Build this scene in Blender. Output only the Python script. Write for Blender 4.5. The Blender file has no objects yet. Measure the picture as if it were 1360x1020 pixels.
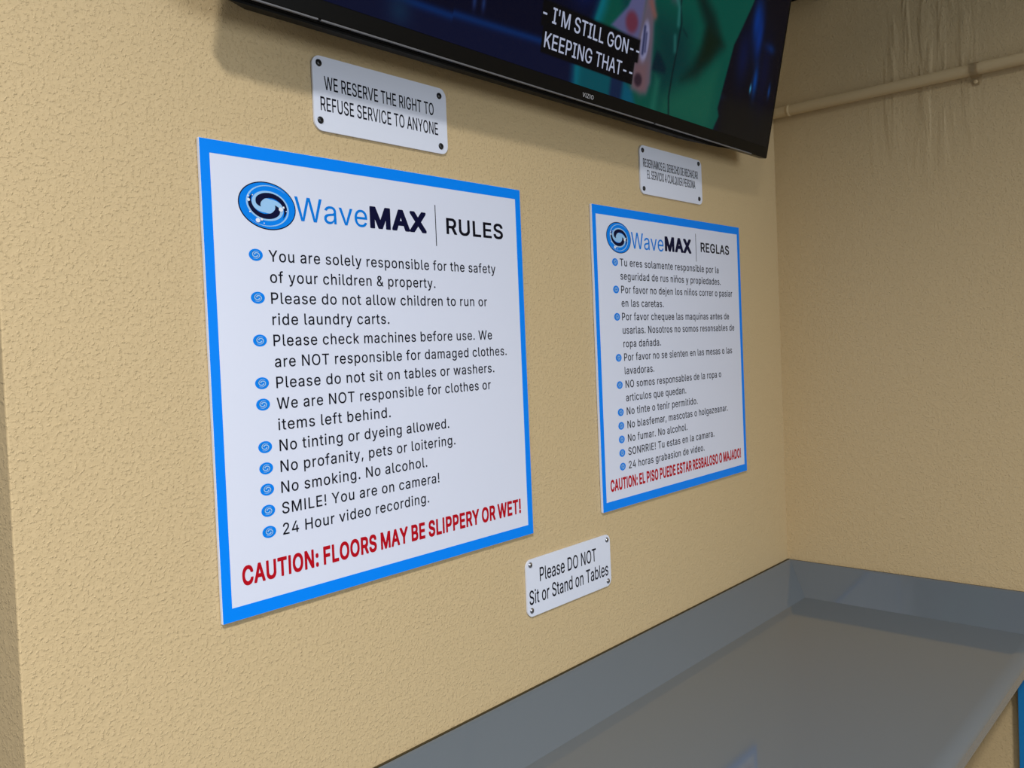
import bpy, bmesh, math, random
from mathutils import Vector, Matrix

# ------------------------------------------------------------------ camera
scene = bpy.context.scene
COL = scene.collection
YAW, PITCH, ROLL = -0.8414, -0.0258, 0.0414
CAM = Vector((-0.5487, -0.9986, -0.2767))
FOCAL_PX, W_PX = 1134.0, 1360.0
PP_X, PP_Y = -4.2, -20.6            # principal point offset, pixels

cam_data = bpy.data.cameras.new('camera')
cam = bpy.data.objects.new('camera', cam_data)
COL.objects.link(cam)
Rz = Matrix.Rotation(YAW, 3, 'Z')
Rx = Matrix.Rotation(PITCH, 3, 'X')
Ry = Matrix.Rotation(ROLL, 3, 'Y')
R = Rz @ Rx @ Ry                    # columns: right, forward, up
right, fwd, up = R.col[0], R.col[1], R.col[2]
M = Matrix((right, up, -fwd)).transposed()
cam.matrix_world = Matrix.Translation(CAM) @ M.to_4x4()
cam_data.sensor_fit = 'HORIZONTAL'
cam_data.sensor_width = 36.0
cam_data.lens = FOCAL_PX / W_PX * 36.0
cam_data.shift_x = -PP_X / W_PX
cam_data.shift_y = PP_Y / W_PX
cam_data.clip_start = 0.02
scene.camera = cam

# ------------------------------------------------------------------ world, lights, exposure
scene.view_settings.view_transform = 'Standard'
scene.view_settings.look = 'None'
scene.view_settings.gamma = 1.0
scene.view_settings.exposure = -0.06
scene.view_settings.use_curve_mapping = False

world = bpy.data.worlds.new('world')
scene.world = world
world.use_nodes = True
bg = world.node_tree.nodes['Background']
bg.inputs['Color'].default_value = (0.80, 0.90, 1.0, 1)
bg.inputs['Strength'].default_value = 0.17


def area_light(name, loc, size, size_y, power, color, spread=180, rot=(0, 0, 0)):
    d = bpy.data.lights.new(name, 'AREA')
    d.shape = 'RECTANGLE'
    d.size, d.size_y = size, size_y
    d.energy = power
    d.color = color
    d.spread = math.radians(spread)
    o = bpy.data.objects.new(name, d)
    o.location = loc
    o.rotation_euler = rot
    COL.objects.link(o)
    return o


# ceiling lamps, facing down
area_light('ceiling_lamp', (-1.60, -2.15, 1.97), 0.32, 0.36, 150, (1.0, 0.975, 0.94), spread=136)
area_light('ceiling_lamp', (-3.9, -2.0, 1.97), 0.6, 1.2, 125, (0.97, 0.98, 1.0), spread=150)  # added fill, no such fixture known; lifts the lower right wall
# added broad cool fill from across the room, as from an unseen window
area_light('unseen_window_fill', (1.0, -6.6, 0.2), 3.6, 2.0, 134, (0.86, 0.93, 1.0), rot=(math.radians(90), 0, 0))


# ------------------------------------------------------------------ helpers
def lin(r, g, b):
    def f(c):
        c /= 255.0
        return c / 12.92 if c <= 0.04045 else ((c + 0.055) / 1.055) ** 2.4
    return (f(r), f(g), f(b), 1.0)


def mat(name, color, rough=0.5, metal=0.0, spec=0.5, coat=0.0):
    m = bpy.data.materials.new(name)
    m.use_nodes = True
    b = m.node_tree.nodes['Principled BSDF']
    b.inputs['Base Color'].default_value = color if len(color) == 4 else (*color, 1)
    b.inputs['Roughness'].default_value = rough
    b.inputs['Metallic'].default_value = metal
    b.inputs['Specular IOR Level'].default_value = spec
    b.inputs['Coat Weight'].default_value = coat
    return m


def nodes_of(m):
    return m.node_tree.nodes, m.node_tree.links, m.node_tree.nodes['Principled BSDF']


def mesh_obj(name, bm, mats, parent=None, smooth=False):
    me = bpy.data.meshes.new(name)
    bm.normal_update()
    bm.to_mesh(me)
    bm.free()
    for m in (mats if isinstance(mats, (list, tuple)) else [mats]):
        me.materials.append(m)
    if smooth:
        for p in me.polygons:
            p.use_smooth = True
    o = bpy.data.objects.new(name, me)
    COL.objects.link(o)
    if parent:
        o.parent = parent
    return o


def thing(name, loc, label, cat, group=None, rot=(0, 0, 0)):
    o = bpy.data.objects.new(name, None)
    o.empty_display_size = 0.05
    o.location = loc
    o.rotation_euler = rot
    COL.objects.link(o)
    o['label'] = label
    o['category'] = cat
    if group:
        o['group'] = group
    return o


def add_box(bm, x0, x1, y0, y1, z0, z1, bevel=0.0, segs=2, mi=0):
    vs = [bm.verts.new((x, y, z)) for x in (x0, x1) for y in (y0, y1) for z in (z0, z1)]
    idx = [(0, 1, 3, 2), (4, 6, 7, 5), (0, 4, 5, 1), (2, 3, 7, 6), (0, 2, 6, 4), (1, 5, 7, 3)]
    fs = [bm.faces.new([vs[i] for i in f]) for f in idx]
    for f in fs:
        f.material_index = mi
    bmesh.ops.recalc_face_normals(bm, faces=fs)
    if bevel > 0:
        es = list({e for f in fs for e in f.edges})
        r = bmesh.ops.bevel(bm, geom=es, offset=bevel, segments=segs, profile=0.5, affect='EDGES')
        for f in r['faces']:
            f.material_index = mi
    return bm


def add_prism(bm, pts, y_front, y_back, mi=0):
    """A flat outline in x,z (counter-clockwise seen from -y) given thickness."""
    a = [bm.verts.new((x, y_front, z)) for x, z in pts]
    b = [bm.verts.new((x, y_back, z)) for x, z in pts]
    n = len(pts)
    fs = [bm.faces.new(a), bm.faces.new(b[::-1])]
    for i in range(n):
        fs.append(bm.faces.new((a[i], b[i], b[(i + 1) % n], a[(i + 1) % n])))
    bmesh.ops.recalc_face_normals(bm, faces=fs)
    for f in fs:
        f.material_index = mi
    return fs


def add_tube(bm, path, r, n=20, caps=True):
    """Tube along a list of points."""
    rings = []
    for i, p in enumerate(path):
        a = path[max(i - 1, 0)]
        b = path[min(i + 1, len(path) - 1)]
        t = (Vector(b) - Vector(a)).normalized()
        s = t.cross(Vector((0, 0, 1)))
        s = s.normalized() if s.length > 1e-4 else Vector((1, 0, 0))
        u = s.cross(t)
        rr = r[i] if isinstance(r, (list, tuple)) else r
        rings.append([bm.verts.new(Vector(p) + rr * (math.cos(k * 2 * math.pi / n) * s + math.sin(k * 2 * math.pi / n) * u)) for k in range(n)])
    for A, B in zip(rings, rings[1:]):
        for k in range(n):
            bm.faces.new((A[k], A[(k + 1) % n], B[(k + 1) % n], B[k]))
    if caps:
        bm.faces.new(rings[0][::-1])
        bm.faces.new(rings[-1])
    bmesh.ops.recalc_face_normals(bm, faces=bm.faces[:])


# ------------------------------------------------------------------ lettering
# outlines of the letters: char, advance, then closed contours (1/1000 units, capital height 509)
GLYPH_SRC = """\
#regular
  188
! 206;86,-7 78,-4 64,5 52,22 49,40 52,60 62,75 78,86 88,89 110,89 122,85 131,78 143,62 147,46 145,24 133,6 122,-3 108,-7;66,156 63,160 63,240 61,250 59,508 64,513 128,513 133,512 135,506 133,162 126,155
& 458;184,-11 162,-9 128,-1 98,13 76,29 53,54 39,80 33,100 31,144 39,182 64,221 129,276 105,306 79,352 71,384 73,422 75,430 87,460 107,484 114,491 142,507 186,517 236,515 268,503 291,486 302,475 318,450 327,414 323,376 319,362 297,326 266,295 229,268 228,262 324,145 326,145 331,154 341,180 343,214 347,226 404,227 410,225 411,204 405,158 397,130 373,88 386,69 440,5 440,-2 436,-5 362,-4 328,36 316,25 288,9 244,-7 206,-11;181,52 202,51 230,55 262,69 284,88 274,103 189,206 174,223 165,220 148,207 112,169 103,144 103,116 115,86 132,69 160,55;181,320 188,319 222,345 253,382 257,412 250,432 230,450 214,453 198,457 170,449 159,440 148,427 145,420 142,394 152,360
' 216;76,314 73,318 73,360 67,464 68,510 72,513 130,513 137,512 139,506 132,318 126,313
, 198;38,-122 35,-118 35,-108 64,72 68,75 138,74 140,72 141,66 88,-120 84,-123
- 463;112,184 110,186 109,194 109,242 112,246 338,246 340,244 341,236 341,188 338,184
. 198;82,-7 64,3 49,22 47,30 47,48 50,62 64,79 76,87 92,91 108,89 116,86 130,77 142,60 145,42 143,24 131,6 116,-4 106,-7
2 463;62,-4 59,0 60,49 276,281 306,328 315,364 310,402 294,428 256,451 226,455 194,451 182,447 159,432 138,400 133,366 130,359 126,357 66,357 62,359 65,396 69,414 82,444 101,468 115,482 142,501 170,513 208,519 258,517 300,504 330,485 360,455 377,422 383,396 385,376 383,346 371,306 365,294 320,231 175,78 163,62 390,60 393,56 392,-2 386,-5
4 463;280,-4 277,0 276,100 42,101 37,102 35,106 36,160 242,509 248,513 308,513 313,512 315,508 240,379 125,186 117,168 276,168 278,318 282,321 340,321 345,320 347,316 348,168 412,167 417,162 417,106 415,102 348,100 346,-3 340,-5
: 198;82,-7 64,3 49,22 47,30 47,48 50,62 64,79 76,87 92,91 108,89 116,86 130,77 142,60 145,42 143,24 131,6 116,-4 106,-7;88,267 76,270 59,282 50,296 45,316 49,336 64,355 82,365 102,365 116,362 132,351 143,334 145,312 142,298 127,278 114,270
A 490;14,-4 11,2 196,508 199,512 274,513 280,511 367,274 465,10 467,2 465,-4 398,-5 392,-3 342,136 144,137 136,134 88,-3 82,-5;161,204 317,204 258,377 240,436 237,436
B 466;58,-2 55,4 56,511 64,513 276,511 318,501 357,476 369,464 385,444 397,416 401,390 401,356 393,322 380,303 366,289 348,275 326,266 328,263 348,258 376,241 401,214 417,182 421,156 419,106 408,74 388,43 344,13 290,-1;130,62 266,61 296,67 321,78 337,94 349,122 349,154 347,162 337,184 322,199 312,209 274,225 252,227 130,226;130,290 240,289 280,297 305,312 319,328 329,348 331,362 329,396 321,412 309,424 290,438 252,447 130,446
C 520;256,-11 220,-7 192,1 174,7 138,27 99,62 73,98 53,142 39,198 35,254 39,310 47,348 57,376 81,422 115,462 148,488 188,507 218,515 256,519 284,519 316,515 358,503 388,487 416,463 447,428 467,388 476,346 472,343 406,344 385,394 364,415 354,425 306,447 262,451 226,447 178,423 146,391 124,350 109,298 109,222 120,170 149,114 177,86 216,65 256,57 268,57 290,59 328,69 360,89 371,100 389,122 406,162 472,163 476,160 467,120 453,90 435,64 407,36 376,15 338,-1 304,-9
D 512;58,-4 55,2 56,511 62,513 232,513 276,509 330,495 377,466 396,447 420,423 443,382 463,310 465,276 463,200 451,148 426,97 407,72 375,42 364,33 320,11 272,-1 218,-5;130,62 238,61 280,69 327,92 363,130 374,150 391,202 395,264 393,294 385,334 371,368 348,399 327,418 304,431 258,445 234,447 130,446
E 429;58,-4 55,2 56,510 62,513 370,513 375,508 374,450 368,447 130,446 129,294 130,290 136,289 352,289 358,287 359,230 356,226 130,224 129,64 134,61 376,60 379,56 378,-2 372,-5
F 420;58,-4 55,2 56,510 62,513 370,512 372,510 373,502 373,452 370,448 222,447 130,446 130,282 346,280 349,276 348,220 342,217 130,216 128,-2 124,-5
G 530;260,-11 202,-3 146,21 100,61 63,118 41,188 37,216 37,280 47,348 73,410 111,460 142,485 174,503 226,517 306,517 364,499 414,465 426,453 458,410 477,354 476,348 472,345 406,346 385,388 366,413 340,433 306,447 280,451 248,451 214,443 188,429 153,400 127,358 113,312 107,258 113,196 130,146 153,110 186,80 216,65 250,57 282,57 308,61 330,69 357,84 379,106 392,126 407,164 408,194 282,196 280,198 279,206 279,254 282,258 474,259 479,258 481,254 481,174 477,146 463,104 439,66 407,34 368,10 324,-5 276,-11
H 527;58,-4 55,2 56,511 60,513 122,513 128,510 129,298 130,294 134,293 386,294 388,510 392,513 456,513 460,510 461,504 460,-3 456,-5 394,-5 388,-2 386,226 134,227 130,226 129,222 128,-2 124,-5
I 200;62,-4 59,2 59,508 64,513 128,512 131,506 131,0 126,-5
J 406;174,-11 152,-9 108,5 85,18 60,43 47,62 35,92 29,146 30,174 36,177 101,176 103,172 105,114 120,83 148,61 168,55 198,55 210,57 238,71 252,87 257,96 265,118 267,134 267,318 268,510 270,512 278,513 334,513 338,510 339,132 335,94 316,51 276,13 258,3 236,-5 192,-11
K 477;58,-4 55,2 56,511 60,513 122,513 128,510 130,257 185,322 362,512 446,513 451,508 433,486 364,413 248,290 451,6 452,-3 446,-5 369,-4 206,227 196,236 130,166 128,-2 124,-5
L 403;58,-4 55,2 56,510 58,512 66,513 124,513 128,510 129,280 130,62 362,60 365,56 364,-2 358,-5
M 638;58,-4 56,-2 55,6 55,506 58,512 150,513 156,510 283,188 314,91 319,98 337,160 472,510 478,513 569,512 571,506 571,126 570,-2 568,-4 560,-5 504,-5 500,-2 500,400 467,306 347,0 340,-5 284,-4 161,302 126,400 125,0 120,-5
N 533;58,-4 55,2 56,511 64,513 136,513 140,511 351,180 393,102 398,98 395,148 395,508 400,513 464,512 467,506 466,-3 462,-5 390,-5 383,-2 185,310 126,409 125,380 129,320 129,0 124,-5
O 543;256,-11 218,-7 174,7 137,28 99,64 73,100 53,142 39,198 35,254 39,310 53,366 73,408 99,444 137,480 176,503 230,517 276,519 316,515 358,503 397,480 436,443 461,408 481,366 493,314 497,240 493,194 481,142 461,100 435,64 397,28 360,7 312,-7 276,-11;257,58 294,59 326,69 359,88 380,109 399,134 413,166 423,208 425,228 423,300 415,338 397,378 379,402 354,425 324,441 300,449 276,451 236,449 204,438 177,422 155,402 135,374 119,338 111,300 107,260 111,208 119,170 135,134 150,113 176,87 198,73 236,59
P 455;58,-4 55,2 56,510 62,513 268,511 302,505 322,497 340,487 363,468 379,454 403,412 411,368 409,306 394,264 371,232 341,208 330,201 292,187 248,181 130,180 128,-2 124,-5;130,248 242,247 280,253 310,271 325,288 339,326 339,362 335,386 321,414 313,420 302,431 276,443 252,447 130,446
Q 543;400,-52 354,5 312,-7 258,-11 218,-7 174,7 152,19 136,29 98,65 73,100 53,142 39,198 35,254 39,310 53,366 73,408 99,444 138,481 172,501 189,506 230,517 282,519 318,515 358,503 397,480 435,444 461,408 481,366 493,314 495,296 497,242 493,194 481,142 461,100 436,65 410,38 467,-38 471,-48 466,-53;257,58 294,59 309,66 242,155 243,162 314,162 366,97 381,110 399,134 415,172 423,208 425,228 423,300 415,338 405,362 397,378 370,411 355,424 340,433 300,449 278,451 234,449 204,438 178,423 162,409 135,374 119,338 111,300 107,248 111,208 119,170 133,138 151,112 184,81 206,69 236,59
R 459;58,-4 55,4 55,506 57,512 270,511 304,505 332,495 366,471 374,463 399,426 411,380 411,316 394,270 375,244 366,233 336,214 322,209 321,206 423,20 431,4 429,-4 356,-5 349,-2 244,192 136,193 130,192 129,188 128,-2 124,-5;130,260 244,259 286,267 304,275 314,283 323,292 333,310 339,336 339,372 335,392 321,416 314,421 304,431 292,437 254,447 130,446
S 457;210,-13 184,-11 140,-1 116,10 86,29 66,49 49,76 37,110 35,134 36,139 40,141 106,140 120,100 143,76 188,57 210,55 244,55 292,68 320,89 335,110 341,128 341,144 335,166 322,182 290,203 162,241 126,256 96,275 69,302 56,324 49,348 49,392 57,424 66,442 79,460 92,473 118,493 156,511 188,517 222,519 246,519 278,515 324,499 351,480 371,462 393,430 399,412 404,376 400,373 336,374 331,380 321,412 300,433 254,453 206,453 170,444 136,420 123,400 121,390 123,354 138,334 170,313 306,271 340,255 365,238 390,213 405,188 411,158 411,120 407,96 395,68 381,50 352,21 322,5 294,-5 232,-13
T 459;192,-4 189,2 189,444 184,447 30,448 27,452 27,508 29,512 34,513 256,513 418,512 421,508 421,452 416,447 262,446 261,0 256,-5
U 527;240,-11 202,-7 156,9 142,17 109,42 81,78 65,110 57,150 56,510 60,513 120,513 125,512 127,508 127,184 133,146 137,134 154,101 182,76 224,59 276,57 294,59 339,78 365,102 383,140 389,178 389,506 390,511 394,513 456,513 461,508 461,156 455,120 441,86 403,38 362,9 314,-7 276,-11
V 490;202,-4 21,480 13,502 14,510 16,512 24,513 84,513 88,510 219,142 240,74 242,72 244,76 251,98 283,204 390,508 398,513 462,513 466,510 461,488 285,4 276,-5
W 696;154,-4 149,2 13,500 13,508 16,512 82,513 86,510 179,154 191,90 194,87 219,196 302,510 308,513 383,512 471,182 489,94 492,88 494,90 499,110 597,506 602,512 668,513 672,510 673,502 533,-2 528,-5 456,-5 449,2 361,326 344,411 341,408 333,364 234,0 228,-5
X 484;16,-4 14,2 194,260 33,494 26,506 26,511 32,513 102,513 108,511 205,368 229,324 238,314 263,356 370,511 376,513 444,513 449,508 444,499 282,262 455,10 458,4 458,-3 452,-5 379,-4 267,158 241,204 236,206 205,156 94,-3 88,-5
Y 482;202,-4 199,2 199,206 14,504 13,508 18,513 88,513 94,511 236,274 238,273 240,275 249,294 265,328 376,509 382,513 452,513 457,512 459,508 272,206 270,-2 266,-5
Z 448;40,-4 37,0 38,48 312,446 308,449 40,449 35,454 36,510 42,513 399,512 401,508 401,464 399,456 125,60 398,61 403,56 402,-2 396,-5
a 399;150,-13 122,-9 96,-1 73,12 47,36 31,68 27,86 27,126 34,152 62,187 102,209 146,219 238,231 262,239 271,252 271,268 267,284 262,296 254,307 240,317 218,325 188,327 162,323 138,311 121,298 104,273 94,271 39,288 37,294 47,314 52,323 76,349 102,368 136,381 168,387 218,387 258,379 298,357 325,324 339,284 340,-2 336,-5 276,-4 273,0 272,42 254,21 222,-1 186,-11;165,50 202,53 234,67 255,88 269,118 270,181 254,175 216,169 158,161 126,150 107,136 97,118 97,92 110,70 136,55
b 434;208,-11 194,-9 164,3 134,29 116,52 115,0 113,-4 54,-5 49,0 49,508 51,512 56,513 114,513 118,510 119,400 120,333 146,361 174,378 212,387 248,387 266,385 308,369 338,345 369,304 385,266 393,222 393,156 387,120 367,68 341,34 304,5 272,-7 242,-11;209,52 228,51 256,57 266,61 287,78 297,90 317,134 323,178 323,200 317,244 297,288 284,303 266,315 232,325 208,325 176,316 160,305 145,290 123,244 117,192 123,134 144,88 156,75 172,63 196,53
c 406;182,-11 166,-9 136,1 104,19 78,43 58,72 41,106 31,160 31,202 39,260 64,315 108,359 134,375 158,383 184,387 232,387 264,381 292,369 315,354 339,330 357,304 365,284 364,276 360,272 304,259 298,263 287,286 278,295 262,311 234,323 198,325 174,321 148,307 141,300 127,284 109,248 101,206 101,166 111,120 127,92 141,76 164,59 196,51 216,51 244,57 268,69 279,80 289,92 299,118 304,121 364,106 366,104 367,98 345,54 308,17 264,-5 222,-11
d 434;172,-11 146,-5 114,9 81,36 56,72 37,118 31,156 31,222 41,272 55,304 86,345 120,370 158,385 176,387 212,387 250,378 282,357 299,336 304,333 305,444 307,450 307,508 309,512 370,513 375,508 374,-2 370,-5 311,-4 309,0 308,51 284,21 252,-1 216,-11;195,52 212,51 240,57 265,72 277,84 301,132 307,178 307,200 301,246 281,288 262,307 248,316 214,325 192,325 162,317 145,306 129,290 107,244 101,200 101,178 107,134 128,90 142,73 156,63 180,53
e 414;194,-11 160,-7 128,5 87,34 57,72 39,116 31,156 31,218 41,268 70,323 106,359 134,375 156,383 190,387 220,387 242,385 258,381 280,373 310,355 338,327 353,304 361,284 369,256 373,224 375,218 375,170 370,165 103,164 105,132 122,93 152,65 190,51 228,51 256,59 275,70 288,83 301,106 306,109 362,97 368,92 369,88 351,52 314,15 270,-5 226,-11;102,226 302,226 303,236 295,266 275,296 254,314 224,325 190,325 160,316 138,301 120,280 105,248
f 264;80,-4 77,2 77,320 74,323 3,324 1,328 2,380 6,383 76,384 79,462 93,490 114,511 132,522 158,531 204,533 238,527 246,522 247,516 230,467 218,465 204,469 192,469 174,467 158,457 149,442 145,414 146,384 228,382 231,378 231,328 226,323 146,322 145,0 140,-5
g 435;196,-155 158,-151 110,-134 81,-114 69,-102 48,-72 48,-68 58,-59 100,-37 133,-70 168,-89 218,-93 266,-80 290,-61 303,-36 307,-8 307,58 302,57 270,21 250,10 226,3 190,1 162,3 110,23 74,53 59,74 41,110 33,146 31,168 29,206 34,241 46,284 69,326 100,357 128,374 158,385 174,387 228,387 267,370 287,354 304,331 308,329 309,378 311,382 370,383 374,380 375,-24 369,-64 351,-96 310,-131 262,-149 214,-155;195,64 228,65 248,71 263,80 281,98 301,138 307,182 307,204 301,248 281,290 266,305 252,315 230,323 214,325 194,325 160,316 144,305 129,290 107,246 101,204 101,182 107,138 127,98 141,84 160,72 180,65
h 420;52,-4 49,4 49,506 51,512 112,513 116,510 118,332 143,360 158,371 184,383 212,387 244,387 264,385 294,375 327,348 348,316 361,262 361,240 361,2 359,-4 298,-5 292,-2 291,252 282,282 264,306 244,319 212,325 190,323 166,315 147,302 130,280 121,256 117,220 116,-2 112,-5
i 177;52,-4 49,2 49,378 54,383 114,382 117,376 117,0 112,-5;78,439 66,442 49,454 40,466 37,488 40,500 51,516 64,524 88,527 106,523 122,509 129,492 129,474 125,462 114,449 100,441
j 177;-12,-146 -15,-142 -14,-86 -10,-83 10,-83 31,-74 43,-60 49,-36 50,380 54,383 114,382 117,376 117,-52 105,-94 77,-126 48,-141 4,-147;76,439 62,443 46,457 40,466 37,488 40,500 51,516 64,524 90,527 106,523 122,509 129,492 129,474 120,455 108,445 88,439
k 391;52,-4 49,2 50,511 54,513 112,513 117,508 118,217 154,251 282,382 360,382 362,376 345,358 208,216 368,13 374,4 374,-3 368,-5 291,-4 158,167 152,170 117,136 116,-2 112,-5
l 199;118,-5 106,-3 75,14 58,38 49,72 49,508 54,513 115,512 117,506 117,104 125,64 140,57 170,57 174,54 185,6 182,0 172,-3
m 620;52,-4 49,2 49,376 50,381 54,383 113,382 115,378 116,330 144,365 176,382 210,389 230,389 262,383 285,368 293,360 318,325 338,351 359,368 374,377 400,387 422,389 470,387 508,371 532,349 551,318 561,274 561,0 556,-5 496,-5 492,-3 491,72 491,260 489,278 478,301 462,315 436,325 392,323 363,306 351,292 341,266 341,94 339,84 338,-2 332,-5 271,-4 269,2 269,274 262,292 242,315 224,323 202,325 178,323 152,311 135,294 121,264 117,232 116,-2 112,-5
n 420;52,-4 50,-2 49,6 49,376 52,382 113,382 115,378 116,329 131,348 152,367 174,379 196,385 242,387 264,385 298,373 318,357 329,346 349,314 361,262 361,114 360,-2 354,-5 296,-5 292,-3 291,250 282,282 264,306 238,321 210,325 190,323 166,315 146,301 130,280 119,242 117,220 116,-2 112,-5
o 425;182,-11 166,-9 136,1 104,19 78,43 58,72 41,106 33,142 31,166 33,234 41,270 58,304 78,333 103,356 134,375 166,385 186,387 234,387 250,385 276,377 308,359 337,332 357,306 373,272 383,228 385,194 383,148 373,104 357,70 337,44 309,18 278,1 248,-9 232,-11;199,52 212,51 246,57 271,72 283,84 307,130 315,186 307,246 284,291 271,304 246,319 216,323 202,325 168,319 147,306 131,290 109,248 101,194 101,180 109,128 129,88 146,71 164,59
p 434;52,-146 49,-140 50,380 54,383 113,382 115,378 116,325 150,365 182,383 214,387 240,387 286,379 320,361 343,338 357,324 379,284 389,248 393,210 393,168 389,130 375,84 365,66 349,42 328,21 314,11 292,-1 268,-9 248,-11 206,-11 190,-9 176,-3 164,3 144,19 123,46 118,49 116,-144 112,-147;209,52 228,51 256,57 266,61 287,78 297,90 317,134 323,178 323,200 317,244 297,288 284,303 266,315 232,325 208,325 176,316 160,305 145,290 123,244 117,192 123,134 144,88 156,75 172,63 196,53
q 434;310,-146 307,-140 306,49 276,15 260,3 240,-7 218,-11 158,-9 132,-1 100,19 72,47 49,86 35,128 31,168 31,210 35,250 45,282 67,324 100,357 114,365 138,379 184,387 210,387 240,383 272,365 301,332 308,327 309,378 311,382 370,383 374,380 375,-142 370,-147;195,52 212,51 240,57 265,72 277,84 301,132 307,178 307,200 301,246 281,288 262,307 248,316 214,325 192,325 162,317 145,306 129,290 107,244 101,200 101,178 107,134 128,90 142,73 156,63 180,53
r 269;52,-4 49,2 50,380 54,383 113,382 115,378 116,333 133,356 160,377 174,383 196,387 242,387 246,385 246,322 240,319 196,321 172,315 143,298 129,280 117,238 116,-2 112,-5
s 375;162,-11 126,-7 81,14 49,48 31,92 32,97 88,111 96,110 109,80 122,67 144,55 178,49 194,49 222,55 238,63 257,82 263,96 263,110 259,122 248,135 224,147 128,171 102,182 69,204 53,226 45,244 43,284 45,300 53,322 67,340 92,363 122,379 144,385 190,387 232,385 275,366 307,336 327,296 326,288 300,279 266,274 252,299 230,319 204,327 168,327 146,320 122,302 113,280 116,260 127,246 146,236 248,209 295,186 311,172 327,148 335,124 335,96 333,78 325,58 313,42 290,19 242,-5 196,-11
t 237;146,-7 132,-5 105,6 82,25 68,50 61,90 60,322 6,323 1,328 1,378 3,382 60,384 61,470 63,474 126,474 129,470 129,452 130,384 202,383 207,378 207,328 205,324 132,323 129,320 129,104 134,74 144,61 158,55 200,57 206,55 217,2 214,-2 184,-7
u 420;174,-9 134,-3 106,11 74,41 57,74 49,124 49,376 51,382 112,383 116,380 117,138 123,106 133,86 151,68 166,60 192,55 206,55 236,61 262,79 282,106 291,138 291,376 293,382 356,383 361,378 360,-2 356,-5 295,-4 293,0 292,46 265,18 234,-1 188,-9
v 399;162,-4 155,6 21,354 14,380 16,382 24,383 84,383 88,380 173,148 191,84 194,79 196,80 203,102 213,140 300,378 308,383 370,383 374,380 371,364 237,14 231,0 226,-4
w 577;136,-4 134,-2 19,374 20,380 22,382 86,383 91,380 170,91 177,110 193,186 248,380 252,383 318,382 327,358 396,94 399,94 405,120 471,366 478,382 544,383 548,381 549,376 432,-3 428,-5 370,-5 364,-2 311,180 284,286 282,284 263,206 203,-2 198,-5
y 399;82,-149 54,-145 44,-140 56,-88 62,-83 98,-85 122,-75 140,-50 157,-6 157,2 17,364 14,380 16,382 24,383 84,383 88,380 173,148 193,82 194,79 196,80 199,86 213,140 300,378 304,382 312,383 370,383 375,378 201,-78 175,-114 142,-139 134,-143 96,-149
z 390;40,-4 37,0 38,48 236,303 245,318 46,320 43,324 44,381 54,383 330,383 336,381 336,328 137,62 140,59 340,58 343,54 342,-3 336,-5
ñ 420;52,-4 50,-2 49,6 49,376 52,382 113,382 115,378 116,329 131,348 152,367 174,379 196,385 242,387 264,385 298,373 318,357 329,346 349,314 361,262 361,114 360,-2 354,-5 296,-5 292,-3 291,250 282,282 264,306 238,321 210,325 190,323 166,315 146,301 130,280 119,242 117,220 116,-2 112,-5;104,444 101,448 108,484 121,506 140,519 168,521 186,519 228,497 240,495 252,500 260,520 304,520 307,514 305,488 292,463 274,448 258,443 226,445 166,469 158,462 155,450 150,444
#caption
  188
' 216;76,314 73,318 73,360 67,464 68,510 72,513 130,513 137,512 139,506 132,318 126,313
- 463;112,184 110,186 109,194 109,242 112,246 338,246 340,244 341,236 341,188 338,184
A 490;14,-4 11,2 196,508 199,512 274,513 280,511 367,274 465,10 467,2 465,-4 398,-5 392,-3 342,136 144,137 136,134 88,-3 82,-5;161,204 317,204 258,377 240,436 237,436
E 429;58,-4 55,2 56,510 62,513 370,513 375,508 374,450 368,447 130,446 129,294 130,290 136,289 352,289 358,287 359,230 356,226 130,224 129,64 134,61 376,60 379,56 378,-2 372,-5
G 530;260,-11 202,-3 146,21 100,61 63,118 41,188 37,216 37,280 47,348 73,410 111,460 142,485 174,503 226,517 306,517 364,499 414,465 426,453 458,410 477,354 476,348 472,345 406,346 385,388 366,413 340,433 306,447 280,451 248,451 214,443 188,429 153,400 127,358 113,312 107,258 113,196 130,146 153,110 186,80 216,65 250,57 282,57 308,61 330,69 357,84 379,106 392,126 407,164 408,194 282,196 280,198 279,206 279,254 282,258 474,259 479,258 481,254 481,174 477,146 463,104 439,66 407,34 368,10 324,-5 276,-11
H 527;58,-4 55,2 56,511 60,513 122,513 128,510 129,298 130,294 134,293 386,294 388,510 392,513 456,513 460,510 461,504 460,-3 456,-5 394,-5 388,-2 386,226 134,227 130,226 129,222 128,-2 124,-5
I 310;30,-4 27,2 27,56 29,60 110,61 113,64 113,442 110,447 29,448 27,454 28,510 34,513 270,512 273,506 273,452 271,448 190,447 187,444 187,66 190,61 271,60 273,54 272,-2 266,-5
K 477;58,-4 55,2 56,511 60,513 122,513 128,510 130,257 185,322 362,512 446,513 451,508 433,486 364,413 248,290 451,6 452,-3 446,-5 369,-4 206,227 196,236 130,166 128,-2 124,-5
L 403;58,-4 55,2 56,510 58,512 66,513 124,513 128,510 129,280 130,62 362,60 365,56 364,-2 358,-5
M 638;58,-4 56,-2 55,6 55,506 58,512 150,513 156,510 283,188 314,91 319,98 337,160 472,510 478,513 569,512 571,506 571,126 570,-2 568,-4 560,-5 504,-5 500,-2 500,400 467,306 347,0 340,-5 284,-4 161,302 126,400 125,0 120,-5
N 533;58,-4 55,2 56,511 64,513 136,513 140,511 351,180 393,102 398,98 395,148 395,508 400,513 464,512 467,506 466,-3 462,-5 390,-5 383,-2 185,310 126,409 125,380 129,320 129,0 124,-5
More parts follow.
